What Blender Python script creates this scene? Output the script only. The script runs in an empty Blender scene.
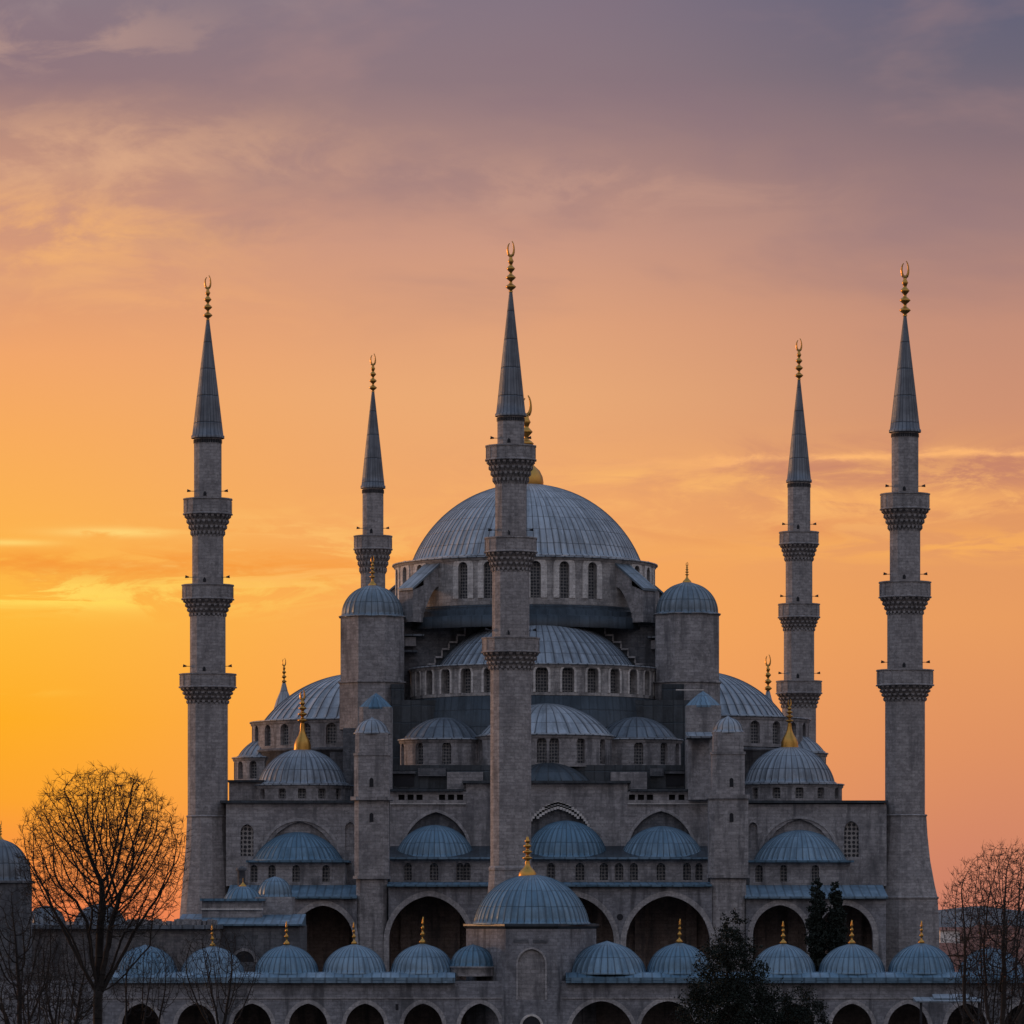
import bpy, math, random
import numpy as np
from mathutils import Vector
PI = math.pi
R = math.radians
scene = bpy.context.scene
col = scene.collection

# ------------------------------------------------------------------ camera
F = 4600.0      # focal length in pixels of the 1024 wide frame
HZ = 914.0      # row of the horizon
CZ = 15.0       # height of the lens above the square
cam_d = bpy.data.cameras.new('camera')
cam = bpy.data.objects.new('camera', cam_d)
col.objects.link(cam)
cam.location = (0, 0, CZ)
cam.rotation_euler = (R(90), 0, 0)
cam_d.sensor_width = 36
cam_d.lens = 36 * F / 1024
cam_d.shift_y = (HZ - 512) / 1024
cam_d.clip_start = 1
cam_d.clip_end = 30000
scene.camera = cam
scene.render.resolution_x = 1024
scene.render.resolution_y = 1024

# ------------------------------------------------------------------ node helper
class N:
    """tiny expression helper for node trees"""
    def __init__(s, nt): s.nt = nt
    def new(s, t, **k):
        n = s.nt.nodes.new(t)
        for a, b in k.items(): setattr(n, a, b)
        return n
    def put(s, sock, v):
        if isinstance(v, bpy.types.NodeSocket): s.nt.links.new(v, sock)
        elif isinstance(v, (tuple, list)):
            v = tuple(v)
            if sock.type == 'RGBA' and len(v) == 3: v = v + (1,)
            sock.default_value = v
        else: sock.default_value = v
    def m(s, op, a, b=None, c=None, clamp=False):
        n = s.new('ShaderNodeMath', operation=op, use_clamp=clamp)
        s.put(n.inputs[0], a)
        if b is not None: s.put(n.inputs[1], b)
        if c is not None: s.put(n.inputs[2], c)
        return n.outputs[0]
    def smooth(s, v, a, b):
        n = s.new('ShaderNodeMapRange', interpolation_type='SMOOTHSTEP')
        s.put(n.inputs['Value'], v); s.put(n.inputs['From Min'], a); s.put(n.inputs['From Max'], b)
        return n.outputs[0]
    def mix(s, f, a, b, mode='MIX'):
        n = s.new('ShaderNodeMix', data_type='RGBA', blend_type=mode)
        s.put(n.inputs[0], f); s.put(n.inputs[6], a); s.put(n.inputs[7], b)
        return n.outputs[2]
    def ramp(s, v, stops):
        n = s.new('ShaderNodeValToRGB')
        cr = n.color_ramp
        while len(cr.elements) < len(stops): cr.elements.new(0.5)
        for e, (p, c) in zip(cr.elements, stops):
            e.position = p; e.color = tuple(c) + (1,)
        s.put(n.inputs[0], v)
        return n.outputs[0]
    def noise(s, vec, scale, detail=4, rough=0.55, dist=0.0):
        n = s.new('ShaderNodeTexNoise')
        s.put(n.inputs['Vector'], vec)
        n.inputs['Scale'].default_value = scale
        n.inputs['Detail'].default_value = detail
        n.inputs['Roughness'].default_value = rough
        n.inputs['Distortion'].default_value = dist
        return n.outputs[0]
    def mapping(s, vec, scale=(1, 1, 1), loc=(0, 0, 0)):
        n = s.new('ShaderNodeMapping')
        s.put(n.inputs[0], vec)
        n.inputs['Scale'].default_value = scale
        n.inputs['Location'].default_value = loc
        return n.outputs[0]

def lin(c):
    return tuple(((x/255)/12.92 if x/255 <= 0.04045 else ((x/255+0.055)/1.055)**2.4) for x in c)

# ------------------------------------------------------------------ sky
SUN_AZ = -16.0   # degrees from +Y towards -X
SUN_EL = 1.5
world = bpy.data.worlds.new('World')
scene.world = world
world.use_nodes = True
nt = world.node_tree
nt.nodes.clear()
n = N(nt)
tc = n.new('ShaderNodeTexCoord').outputs['Generated']
sx = n.new('ShaderNodeSeparateXYZ'); n.put(sx.inputs[0], tc)
dx, dy, dz = sx.outputs
el = n.m('DIVIDE', dz, 0.40, clamp=True)
def P_(y): return (HZ - y) / F / 0.40
stopsL = [(0.0, lin((238,128,78))), (P_(860), lin((248,146,66))), (P_(800), lin((253,164,44))), (P_(720), lin((255,174,34))),
          (P_(620), lin((255,186,58))), (P_(520), lin((253,178,80))), (P_(440), lin((249,172,92))), (P_(360), lin((242,166,106))),
          (P_(290), lin((222,156,116))), (P_(220), lin((206,150,124))), (P_(150), lin((188,142,124))), (P_(95), lin((148,120,124))), (P_(0), lin((136,122,132))), (0.72, lin((96,96,130))), (1.0, lin((78,88,128)))]
stopsM = [(0.0, lin((238,140,92))), (P_(800), lin((248,160,86))), (P_(600), lin((250,170,90))), (P_(470), lin((238,168,110))),
          (P_(400), lin((234,170,118))), (P_(330), lin((224,162,122))), (P_(250), lin((204,152,130))), (P_(190), lin((178,138,128))), (P_(95), lin((142,120,126))), (P_(0), lin((130,116,130))),
          (0.72, lin((94,96,132))), (1.0, lin((78,88,128)))]
stopsR = [(0.0, lin((200,126,106))), (P_(860), lin((208,132,104))), (P_(750), lin((222,144,98))), (P_(620), lin((232,156,96))),
          (P_(500), lin((224,152,100))), (P_(420), lin((208,146,114))), (P_(330), lin((196,142,120))), (P_(240), lin((166,130,124))), (P_(160), lin((136,114,120))), (P_(80), lin((108,102,118))),
          (P_(0), lin((94,96,120))), (0.72, lin((82,90,128))), (1.0, lin((76,86,126)))]
cL = n.ramp(el, stopsL); cM = n.ramp(el, stopsM); cR = n.ramp(el, stopsR)
fLM = n.smooth(dx, -0.125, 0.0)
fMR = n.smooth(dx, -0.01, 0.115)
c = n.mix(fLM, cL, cM)
c = n.mix(fMR, c, cR)
# clouds: noise in direction space, stretched along the horizon
cv = n.mapping(tc, (11, 11, 27))
cn = n.noise(cv, 2.6, 7, 0.62, 0.5)
cv2 = n.mapping(tc, (16, 16, 95), (3.1, 0, 0))
cn2 = n.noise(cv2, 1.6, 7, 0.62, 0.9)
cv3 = n.mapping(tc, (5, 5, 15), (7, 2, 1))
cn3 = n.noise(cv3, 2.2, 5, 0.55, 0.3)
cn4_ = n.noise(n.mapping(tc, (26, 26, 60), (4.2, 1.1, 2.3)), 1.3, 6, 0.6, 0.4)
def gauss(px, py, sxp, syp):
    a = n.m('DIVIDE', n.m('SUBTRACT', dx, (px-512)/F), sxp/F)
    b = n.m('DIVIDE', n.m('SUBTRACT', dz, (HZ-py)/F), syp/F)
    q = n.m('ADD', n.m('MULTIPLY', a, a), n.m('MULTIPLY', b, b))
    return n.m('EXPONENT', n.m('MULTIPLY', q, -0.5))
def layer(c, mask, nz, lo, hi, color, amt):
    f = n.m('MULTIPLY', n.m('MULTIPLY', mask, n.smooth(nz, lo, hi)), amt, clamp=True)
    return n.mix(f, c, color)
# broad soft modulation high up
ypx = n.m('SUBTRACT', HZ, n.m('MULTIPLY', dz, F))
hi_mask = n.smooth(dz, (HZ-400)/F, (HZ-200)/F)
c = layer(c, hi_mask, cn3, 0.50, 0.74, lin((134,112,124)), 0.5)
c = layer(c, hi_mask, cn3, 0.46, 0.28, lin((198,152,138)), 0.22)
c = layer(c, gauss(90, 160, 190, 26), cn4_, 0.44, 0.64, lin((224,174,138)), 0.45)
c = layer(c, gauss(30, 250, 110, 30), cn4_, 0.44, 0.62, lin((248,184,116)), 0.45)
c = layer(c, gauss(60, 175, 190, 34), cn, 0.46, 0.66, lin((228,176,138)), 0.5)
c = layer(c, gauss(20, 55, 130, 22), cn4_, 0.44, 0.62, lin((206,166,146)), 0.55)
c = layer(c, gauss(100, 20, 150, 18), cn, 0.50, 0.72, lin((162,140,142)), 0.5)
c = layer(c, gauss(20, 244, 130, 26), cn, 0.44, 0.62, lin((248,182,112)), 0.75)
c = layer(c, gauss(110, 318, 120, 24), cn, 0.46, 0.66, lin((246,178,116)), 0.5)
c = layer(c, gauss(560, 200, 170, 20), cn, 0.44, 0.66, lin((208,160,138)), 0.45)
# low yellow streaks on the left
cv4 = n.mapping(tc, (22, 22, 75), (1.7, 2.2, 0.6))
cn4 = n.noise(cv4, 1.5, 8, 0.68, 0.7)
c = layer(c, gauss(130, 572, 230, 15), cn4, 0.40, 0.54, lin((244,150,60)), 0.65)
c = layer(c, gauss(50, 594, 170, 13), cn4, 0.47, 0.57, lin((255,216,96)), 0.95)
c = layer(c, gauss(300, 560, 110, 24), cn4, 0.48, 0.60, lin((255,198,110)), 0.7)
c = layer(c, gauss(120, 566, 230, 9), cn2, 0.36, 0.52, lin((246,150,56)), 0.8)
c = layer(c, gauss(40, 603, 130, 5), cn2, 0.45, 0.53, lin((255,216,92)), 0.95)
c = layer(c, gauss(100, 585, 140, 6), cn2, 0.46, 0.55, lin((255,210,92)), 0.9)
c = layer(c, gauss(120, 535, 42, 3.2), cn2, 0.34, 0.50, lin((255,212,118)), 0.95)
c = layer(c, gauss(12, 546, 30, 2.2), cn2, 0.34, 0.50, lin((255,212,112)), 0.9)
c = layer(c, gauss(0, 694, 40, 2.5), cn2, 0.40, 0.55, lin((255,196,72)), 0.8)
c = layer(c, gauss(330, 560, 130, 28), cn2, 0.47, 0.60, lin((255,192,104)), 0.7)
c = layer(c, gauss(290, 530, 60, 6), cn2, 0.42, 0.55, lin((255,196,112)), 0.7)
# bank on the right: a ragged lit upper edge, mauve underneath, then orange streaks
edge = n.m('SUBTRACT', ypx, n.m('ADD', 462.0, n.m('ADD', n.m('MULTIPLY', n.m('SUBTRACT', cn, 0.5), -46.0), n.m('MULTIPLY', n.m('SUBTRACT', dx, 0.06), -160.0))))
rmask = n.smooth(dx, 0.012, 0.06)
under = n.m('MULTIPLY', n.m('MULTIPLY', n.smooth(edge, -1.0, 5.0), n.smooth(edge, 62.0, 10.0)), rmask)
c = n.mix(n.m('MULTIPLY', under, n.m('MULTIPLY', 0.85, n.smooth(dx, 0.02, 0.10))), c, lin((198,132,106)))
rim = n.m('EXPONENT', n.m('MULTIPLY', n.m('MULTIPLY', edge, edge), -0.045))
c = n.mix(n.m('MULTIPLY', n.m('MULTIPLY', rim, rmask), n.smooth(cn2, 0.36, 0.58)), c, lin((252,182,116)))
c = layer(c, gauss(640, 484, 60, 9), cn, 0.42, 0.60, lin((255,190,108)), 0.9)
c = layer(c, gauss(860, 500, 240, 26), cn4, 0.46, 0.60, lin((250,182,108)), 0.85)
c = layer(c, gauss(900, 470, 200, 20), cn4, 0.50, 0.36, lin((196,130,108)), 0.55)
c = layer(c, gauss(820, 505, 210, 9), cn2, 0.42, 0.56, lin((250,178,104)), 0.75)
c = layer(c, gauss(930, 548, 190, 12), cn2, 0.40, 0.56, lin((250,176,92)), 0.8)
c = layer(c, gauss(760, 530, 120, 12), cn2, 0.46, 0.60, lin((224,142,92)), 0.6)
# the side of the sky away from the sunset: dusk blue
sky = n.new('ShaderNodeTexSky', sky_type='NISHITA')
sky.sun_disc = False
sky.sun_elevation = R(SUN_EL)
sky.sun_rotation = R(SUN_AZ)
back = n.ramp(n.m('MAXIMUM', dz, 0.0), [(0.0, (0.10,0.09,0.105)), (0.12, (0.24,0.205,0.215)), (0.32, (0.50,0.44,0.45)), (0.52, (0.56,0.56,0.64)), (0.72, (0.36,0.46,0.66)), (1.0, (0.24,0.36,0.56))])
nish = n.mix(1.0, sky.outputs[0], (0.006, 0.006, 0.006), 'MULTIPLY')
back = n.mix(1.0, back, nish, 'ADD')
zf = n.smooth(dz, 0.22, 0.75)
bf = n.smooth(dy, 0.90, 0.30)
c = n.mix(n.m('MAXIMUM', bf, zf), c, back)
below = n.smooth(dz, 0.0, -0.02)
c = n.mix(below, c, (0.05,0.05,0.06))
bg = n.new('ShaderNodeBackground'); n.put(bg.inputs[0], c); bg.inputs[1].default_value = 1.0
out = n.new('ShaderNodeOutputWorld'); nt.links.new(bg.outputs[0], out.inputs[0])

sun_d = bpy.data.lights.new('sun', 'SUN')
sun_d.energy = 1.3
sun_d.angle = R(6)
sun_d.color = (1.0, 0.50, 0.22)
sun = bpy.data.objects.new('sun', sun_d)
col.objects.link(sun)
a, e = R(SUN_AZ - 46), R(4)
sdir = Vector((math.sin(a)*math.cos(e), math.cos(a)*math.cos(e), math.sin(e)))   # towards the sun
sun.rotation_euler = (-sdir).to_track_quat('-Z', 'Y').to_euler()
scene.view_settings.view_transform = 'Standard'
scene.view_settings.look = 'None'
scene.view_settings.exposure = 0.0
scene.view_settings.gamma = 1.0

# ------------------------------------------------------------------ materials
M = {}
def mat(name):
    m = bpy.data.materials.new(name); m.use_nodes = True
    nt = m.node_tree; nt.nodes.clear()
    k = N(nt)
    b = k.new('ShaderNodeBsdfPrincipled')
    o = k.new('ShaderNodeOutputMaterial')
    nt.links.new(b.outputs[0], o.inputs[0])
    M[name] = m
    return k, b
def bump(k, b, h, strength=0.5, dist=0.05):
    bn = k.new('ShaderNodeBump')
    bn.inputs['Strength'].default_value = strength
    bn.inputs['Distance'].default_value = dist
    k.put(bn.inputs['Height'], h)
    k.nt.links.new(bn.outputs[0], b.inputs['Normal'])

def stone(name, c1, c2, mortar, soot=0.5, row=0.32, bw=0.8, contrast=1.0):
    k, b = mat(name)
    uv = k.new('ShaderNodeTexCoord').outputs['UV']
    pos = k.new('ShaderNodeNewGeometry').outputs['Position']
    br = k.new('ShaderNodeTexBrick')
    k.put(br.inputs['Vector'], uv)
    br.inputs['Color1'].default_value = (0,0,0,1); br.inputs['Color2'].default_value = (1,1,1,1)
    br.inputs['Mortar'].default_value = (0.5,0.5,0.5,1)
    br.inputs['Scale'].default_value = 1.0
    br.inputs['Mortar Size'].default_value = 0.022
    br.inputs['Mortar Smooth'].default_value = 0.4
    br.inputs['Brick Width'].default_value = bw
    br.inputs['Row Height'].default_value = row
    br.offset = 0.45; br.squash = 1.0
    base = k.mix(br.outputs['Color'], c1, c2)
    n1 = k.noise(pos, 0.7, 7, 0.72)
    n2 = k.noise(pos, 4.5, 5, 0.7)
    n3 = k.noise(k.mapping(pos, (1.1, 1.1, 0.16)), 1.0, 5, 0.6)
    n4 = k.noise(k.mapping(pos, (0.6, 0.6, 2.6), (5,3,1)), 1.0, 4, 0.6)
    base = k.mix(k.m('MULTIPLY', k.smooth(n1, 0.44, 0.68), 0.6), base, tuple(x*0.60 for x in c1))
    n5 = k.noise(k.mapping(pos, (1,1,1.6), (4,4,4)), 1.9, 3, 0.6)
    base = k.mix(k.m('MULTIPLY', k.smooth(n5, 0.50, 0.66), 0.45), base, tuple(min(1, x*1.25) for x in c2))
    base = k.mix(k.m('MULTIPLY', k.smooth(n4, 0.52, 0.7), 0.25), base, tuple(min(1, x*1.45) for x in c2))
    n7 = k.noise(k.mapping(pos, (0.28, 0.28, 0.20), (11,2,5)), 1.0, 7, 0.75)
    base = k.mix(k.m('MULTIPLY', k.smooth(n7, 0.48, 0.64), soot*0.9), base, (0.075,0.075,0.085))
    base = k.mix(k.m('MULTIPLY', k.smooth(n3, 0.49, 0.66), soot), base, (0.045,0.046,0.052))
    base = k.mix(k.m('MULTIPLY', k.smooth(n2, 0.50, 0.68), 0.6), base, tuple(x*0.5 for x in c1))
    base = k.mix(k.m('MULTIPLY', br.outputs['Fac'], 0.34), base, mortar)
    k.put(b.inputs['Base Color'], base)
    b.inputs['Roughness'].default_value = 0.9
    h = k.m('ADD', k.m('MULTIPLY', br.outputs['Fac'], -0.35), k.m('MULTIPLY', n2, 0.9))
    bump(k, b, h, 0.7, 0.06)
stone('stone', (0.25,0.236,0.236), (0.385,0.362,0.36), (0.11,0.10,0.10), 0.55)
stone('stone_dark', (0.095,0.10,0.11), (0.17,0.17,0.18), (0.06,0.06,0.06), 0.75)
stone('stone_pale', (0.56,0.52,0.49), (0.70,0.66,0.62), (0.24,0.23,0.22), 0.25)
stone('stone_drum', (0.29,0.272,0.262), (0.45,0.42,0.40), (0.14,0.13,0.13), 0.6)
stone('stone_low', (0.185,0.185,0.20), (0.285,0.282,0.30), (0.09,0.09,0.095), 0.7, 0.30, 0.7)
stone('stone_minaret', (0.26,0.24,0.238), (0.39,0.362,0.355), (0.11,0.10,0.10), 0.32, 0.30, 0.7)
stone('stone_arch', (0.32,0.305,0.305), (0.46,0.435,0.43), (0.12,0.11,0.11), 0.4, 0.32, 0.35)
stone('stone_rough', (0.12,0.115,0.115), (0.22,0.20,0.195), (0.05,0.05,0.05), 0.7, 0.25, 0.5)
stone('stone_porch', (0.22,0.17,0.15), (0.30,0.24,0.21), (0.05,0.04,0.04), 0.6)

def lead(name, c1, c2, seam, rough=0.42, lap=1.7, seamw=0.07, dirt=0.5):
    k, b = mat(name)
    uv = k.new('ShaderNodeTexCoord').outputs['UV']
    pos = k.new('ShaderNodeNewGeometry').outputs['Position']
    s = k.new('ShaderNodeSeparateXYZ'); k.put(s.inputs[0], uv)
    fr = k.m('FRACT', k.m('ADD', s.outputs[0], 0.5))
    d = k.m('ABSOLUTE', k.m('SUBTRACT', fr, 0.5))           # 0 on a seam
    sm = k.smooth(d, seamw*1.6, seamw*0.4)
    cell = k.m('FLOOR', s.outputs[0])
    wn = k.new('ShaderNodeTexWhiteNoise', noise_dimensions='1D'); k.put(wn.inputs['W'], cell)
    vv = k.m('DIVIDE', k.m('ADD', s.outputs[1], k.m('MULTIPLY', wn.outputs[0], 0.06)), lap)
    fv = k.m('FRACT', vv)
    lm = k.smooth(k.m('ABSOLUTE', k.m('SUBTRACT', fv, 0.5)), 0.465, 0.495)
    w2 = k.new('ShaderNodeTexWhiteNoise', noise_dimensions='2D')
    cb = k.new('ShaderNodeCombineXYZ'); k.put(cb.inputs[0], cell); k.put(cb.inputs[1], k.m('FLOOR', vv))
    k.put(w2.inputs['Vector'], cb.outputs[0])
    base = k.mix(w2.outputs[0], c1, c2)
    n1 = k.noise(pos, 0.5, 6, 0.65)
    n2 = k.noise(k.mapping(uv, (2.2, 0.45, 1)), 1.0, 5, 0.65)
    base = k.mix(k.m('MULTIPLY', k.smooth(n1, 0.44, 0.66), dirt*0.9), base, tuple(x*0.4 for x in c1))
    n6 = k.noise(k.mapping(uv, (1.3, 0.16, 1), (9,4,0)), 1.0, 4, 0.6)
    base = k.mix(k.m('MULTIPLY', k.smooth(n6, 0.50, 0.66), dirt*0.9), base, tuple(x*0.35 for x in c1))
    base = k.mix(k.m('MULTIPLY', k.smooth(n2, 0.5, 0.8), 0.55), base, tuple(min(1, x*1.7) for x in c2))
    base = k.mix(k.m('MULTIPLY', k.smooth(n2, 0.45, 0.25), 0.4), base, tuple(x*0.5 for x in c1))
    base = k.mix(k.m('MULTIPLY', sm, 0.85), base, seam)
    base = k.mix(k.m('MULTIPLY', lm, 0.6), base, seam)
    oi = k.new('ShaderNodeObjectInfo').outputs['Random']
    hs = k.new('ShaderNodeHueSaturation'); k.put(hs.inputs['Color'], base)
    k.put(hs.inputs['Value'], k.m('ADD', 0.86, k.m('MULTIPLY', oi, 0.28))); k.put(hs.inputs['Saturation'], k.m('SUBTRACT', 1.1, k.m('MULTIPLY', oi, 0.3)))
    base = hs.outputs[0]
    k.put(b.inputs['Base Color'], base)
    k.put(b.inputs['Roughness'], k.m('ADD', k.m('MULTIPLY', n1, 0.3), rough - 0.1))
    b.inputs['Metallic'].default_value = 0.25
    h = k.m('ADD', k.m('ADD', k.m('MULTIPLY', n2, 0.5), k.m('MULTIPLY', n1, 1.0)), k.m('MULTIPLY', lm, -0.4))
    bump(k, b, h, 0.8, 0.09)
lead('lead', (0.22,0.25,0.285), (0.33,0.365,0.405), (0.045,0.055,0.07))
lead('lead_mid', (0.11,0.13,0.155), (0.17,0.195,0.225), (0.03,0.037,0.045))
lead('lead_blue', (0.09,0.175,0.25), (0.15,0.25,0.335), (0.05,0.09,0.125), 0.42, 1.7, 0.09, 0.4)
lead('lead_tower', (0.15,0.195,0.235), (0.21,0.26,0.305), (0.06,0.085,0.10))
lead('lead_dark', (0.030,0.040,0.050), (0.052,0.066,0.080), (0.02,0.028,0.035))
lead('lead_spire', (0.13,0.142,0.165), (0.19,0.205,0.23), (0.035,0.045,0.06), 0.45, 2.6, 0.1)

def plain(name, c, rough=0.8, metal=0.0, var=0.35, scale=1.0, bs=0.0):
    k, b = mat(name)
    pos = k.new('ShaderNodeNewGeometry').outputs['Position']
    nz = k.noise(pos, scale, 5, 0.6)
    k.put(b.inputs['Base Color'], k.mix(nz, tuple(x*(1-var) for x in c), tuple(min(1, x*(1+var)) for x in c)))
    b.inputs['Roughness'].default_value = rough
    b.inputs['Metallic'].default_value = metal
    if bs: bump(k, b, nz, bs, 0.05)
plain('gold', (0.52,0.28,0.07), 0.40, 1.0, 0.2, 4)
plain('dark_metal', (0.03,0.03,0.035), 0.5, 0.5)
plain('bark', (0.018,0.014,0.012), 0.95, 0, 0.4, 3, 0.5)
plain('bark_pale', (0.03,0.022,0.018), 0.95, 0, 0.4, 3, 0.5)
plain('leaf_evergreen', (0.006,0.011,0.006), 0.95, 0, 0.6, 1.2)
plain('leaf_cypress', (0.010,0.016,0.011), 0.95, 0, 0.5, 1.0)
plain('leaf_dead', (0.16,0.06,0.03), 0.8, 0, 0.5, 1.5)
plain('roof_tile', (0.22,0.09,0.06), 0.85, 0, 0.4, 0.5)
plain('plaster', (0.32,0.27,0.24), 0.9, 0, 0.3, 0.3)
plain('plaster_white', (0.75,0.70,0.66), 0.9, 0, 0.1, 0.3)
plain('plaster_brown', (0.17,0.11,0.09), 0.9, 0, 0.3, 0.3)
plain('ground', (0.06,0.055,0.05), 0.95, 0, 0.4, 0.05)
plain('hill', (0.07,0.10,0.12), 0.95, 0, 0.25, 0.01)  # blue of the distant air put into the base colour, no haze is built
plain('slot', (0.02,0.02,0.024), 0.9)

def lattice(name, dark, light, sc=0.32):
    k, b = mat(name)
    uv = k.new('ShaderNodeTexCoord').outputs['UV']
    v = k.new('ShaderNodeTexVoronoi'); k.put(v.inputs['Vector'], uv)
    v.inputs['Scale'].default_value = 1/sc; v.inputs['Randomness'].default_value = 0.15
    f = k.smooth(v.outputs['Distance'], 0.42, 0.34)
    k.put(b.inputs['Base Color'], k.mix(f, light, dark))
    b.inputs['Roughness'].default_value = 0.6
    bump(k, b, f, 1.0, -0.05)
lattice('lattice', (0.03,0.034,0.042), (0.20,0.19,0.185))
lattice('lattice_pale', (0.02,0.02,0.024), (0.30,0.27,0.25), 0.42)

# ------------------------------------------------------------------ object helpers
ORG = {}    # world origin of every built object
def tag(o, label=None, cat=None, group=None, kind=None):
    if label: o['label'] = label
    if cat: o['category'] = cat
    if group: o['group'] = group
    if kind: o['kind'] = kind
    return o
def thing(name, loc, label, cat, group=None):
    o = bpy.data.objects.new(name, None); col.objects.link(o)
    o.empty_display_size = 1
    o.location = loc; ORG[o.name] = Vector(loc)
    return tag(o, label, cat, group)

class MB:
    def __init__(s): s.v = []; s.f = []; s.uv = []; s.sm = []
    def face(s, pts, uvs, smooth=False):
        i = len(s.v); s.v.extend([tuple(p) for p in pts])
        s.f.append(list(range(i, i+len(pts)))); s.uv.append(list(uvs)); s.sm.append(smooth)
    def grid(s, rows, uvs, smooth=True):
        """rows: list of rows of points; shared vertices"""
        i0 = len(s.v); w = len(rows[0])
        for r in rows: s.v.extend([tuple(p) for p in r])
        for j in range(len(rows)-1):
            for i in range(w-1):
                a = i0+j*w+i
                s.f.append([a, a+1, a+1+w, a+w])
                s.uv.append([uvs[j][i], uvs[j][i+1], uvs[j+1][i+1], uvs[j+1][i]])
                s.sm.append(smooth)
    def box(s, x0, x1, y0, y1, z0, z1):
        p = lambda x, y, z: (x, y, z)
        F_ = s.face
        F_([p(x0,y0,z0),p(x1,y0,z0),p(x1,y0,z1),p(x0,y0,z1)], [(x0,z0),(x1,z0),(x1,z1),(x0,z1)])
        F_([p(x1,y1,z0),p(x0,y1,z0),p(x0,y1,z1),p(x1,y1,z1)], [(x1,z0),(x0,z0),(x0,z1),(x1,z1)])
        F_([p(x1,y0,z0),p(x1,y1,z0),p(x1,y1,z1),p(x1,y0,z1)], [(y0,z0),(y1,z0),(y1,z1),(y0,z1)])
        F_([p(x0,y1,z0),p(x0,y0,z0),p(x0,y0,z1),p(x0,y1,z1)], [(y1,z0),(y0,z0),(y0,z1),(y1,z1)])
        F_([p(x0,y0,z1),p(x1,y0,z1),p(x1,y1,z1),p(x0,y1,z1)], [(x0,y0),(x1,y0),(x1,y1),(x0,y1)])
        F_([p(x0,y1,z0),p(x1,y1,z0),p(x1,y0,z0),p(x0,y0,z0)], [(x0,y1),(x1,y1),(x1,y0),(x0,y0)])
        return s
    def wedge(s, x0, x1, yf, zf, yb, zb, zbot):
        """roof slope rising from (yf, zf) to (yb, zb), closed down to zbot"""
        sl = math.hypot(yb-yf, zb-zf)
        s.face([(x0,yf,zf),(x1,yf,zf),(x1,yb,zb),(x0,yb,zb)], [(x0/0.8,0),(x1/0.8,0),(x1/0.8,sl),(x0/0.8,sl)])
        s.face([(x0,yf,zbot),(x1,yf,zbot),(x1,yf,zf),(x0,yf,zf)], [(x0,0),(x1,0),(x1,zf-zbot),(x0,zf-zbot)])
        s.face([(x1,yf,zbot),(x1,yb,zbot),(x1,yb,zb),(x1,yf,zf)], [(0,0),(1,0),(1,1),(0,1)])
        s.face([(x0,yb,zbot),(x0,yf,zbot),(x0,yf,zf),(x0,yb,zb)], [(0,0),(1,0),(1,1),(0,1)])
        s.face([(x1,yb,zbot),(x0,yb,zbot),(x0,yb,zb),(x1,yb,zb)], [(0,0),(1,0),(1,1),(0,1)])
        return s
    def lathe(s, cx, cy, prof, n=48, smooth=True, phase=0.0, usc=None):
        rref = max(r for r, z in prof)
        rows, uvs = [], []
        L = 0; pv = None
        for (r, z) in prof:
            if pv: L += math.hypot(r-pv[0], z-pv[1])
            pv = (r, z)
            row = []; ur = []
            for i in range(n+1):
                t = 2*PI*i/n + phase
                row.append((cx + r*math.sin(t), cy - r*math.cos(t), z))
                ur.append(((t-PI)*rref if usc is None else (t-PI)*usc, z if usc is None else L))
            rows.append(row); uvs.append(ur)
        if smooth is True: s.grid(rows, uvs, True)
        else:
            for j in range(len(rows)-1):
                for i in range(n):
                    s.face([rows[j][i], rows[j][i+1], rows[j+1][i+1], rows[j+1][i]],
                           [uvs[j][i], uvs[j][i+1], uvs[j+1][i+1], uvs[j+1][i]])
        return s
    def dome(s, cx, cy, z0, r, h, nseam, ridge=0.06, pointy=0.0, nv=22, lip=0.25, lobes=False):
        """ribbed lead dome with an eave lip"""
        ang = []
        for kx in range(nseam):
            a0 = 2*PI*kx/nseam; da = 2*PI/nseam
            if lobes:
                for q, rr in ((0,-1.0),(0.12,-0.35),(0.3,0.0),(0.5,0.1),(0.7,0.0),(0.88,-0.35)): ang.append((a0+da*q, (kx+q), rr))
            else:
                w = min(0.09, 0.05*12/r*0.5)
                for q, rr in ((0, 1.0), (w, 0.0), (0.5, 0.0), (1-w, 0.0)): ang.append((a0+da*q, kx+q, rr))
        ang.append((2*PI, nseam, ang[0][2]))
        prof = []
        if lip: prof += [(r+lip, z0-0.12, 0), (r+lip, z0+0.02, 0), (r+0.02, z0+0.14, 0)]
        for j in range(nv+1):
            if h < r*0.97:
                Rs = (r*r+h*h)/(2*h); al_ = math.asin(min(1, r/Rs))*(1-j/nv)
                rr = Rs*math.sin(al_); zz = Rs*math.cos(al_) - (Rs-h)
            else:
                t = j/nv*PI/2
                rr = r*math.cos(t); zz = h*math.sin(t)
            if pointy: zz += pointy*h*max(0, (j/nv-0.80)/0.20)**2 * 0.6
            prof.append((max(rr, 0.001), z0+0.14+zz, 1))
        rows, uvs = [], []; L = 0; pv = None
        for (rr, z, rid) in prof:
            if pv: L += math.hypot(rr-pv[0], z-pv[1])
            pv = (rr, z)
            sc = ridge*rid*min(1, rr/r*2.2)
            rows.append([(cx+(rr+sc*q)*math.sin(a), cy-(rr+sc*q)*math.cos(a), z) for a, u, q in ang])
            uvs.append([(u, L) for a, u, q in ang])
        s.grid(rows, uvs, not (False))
        return s
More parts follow.
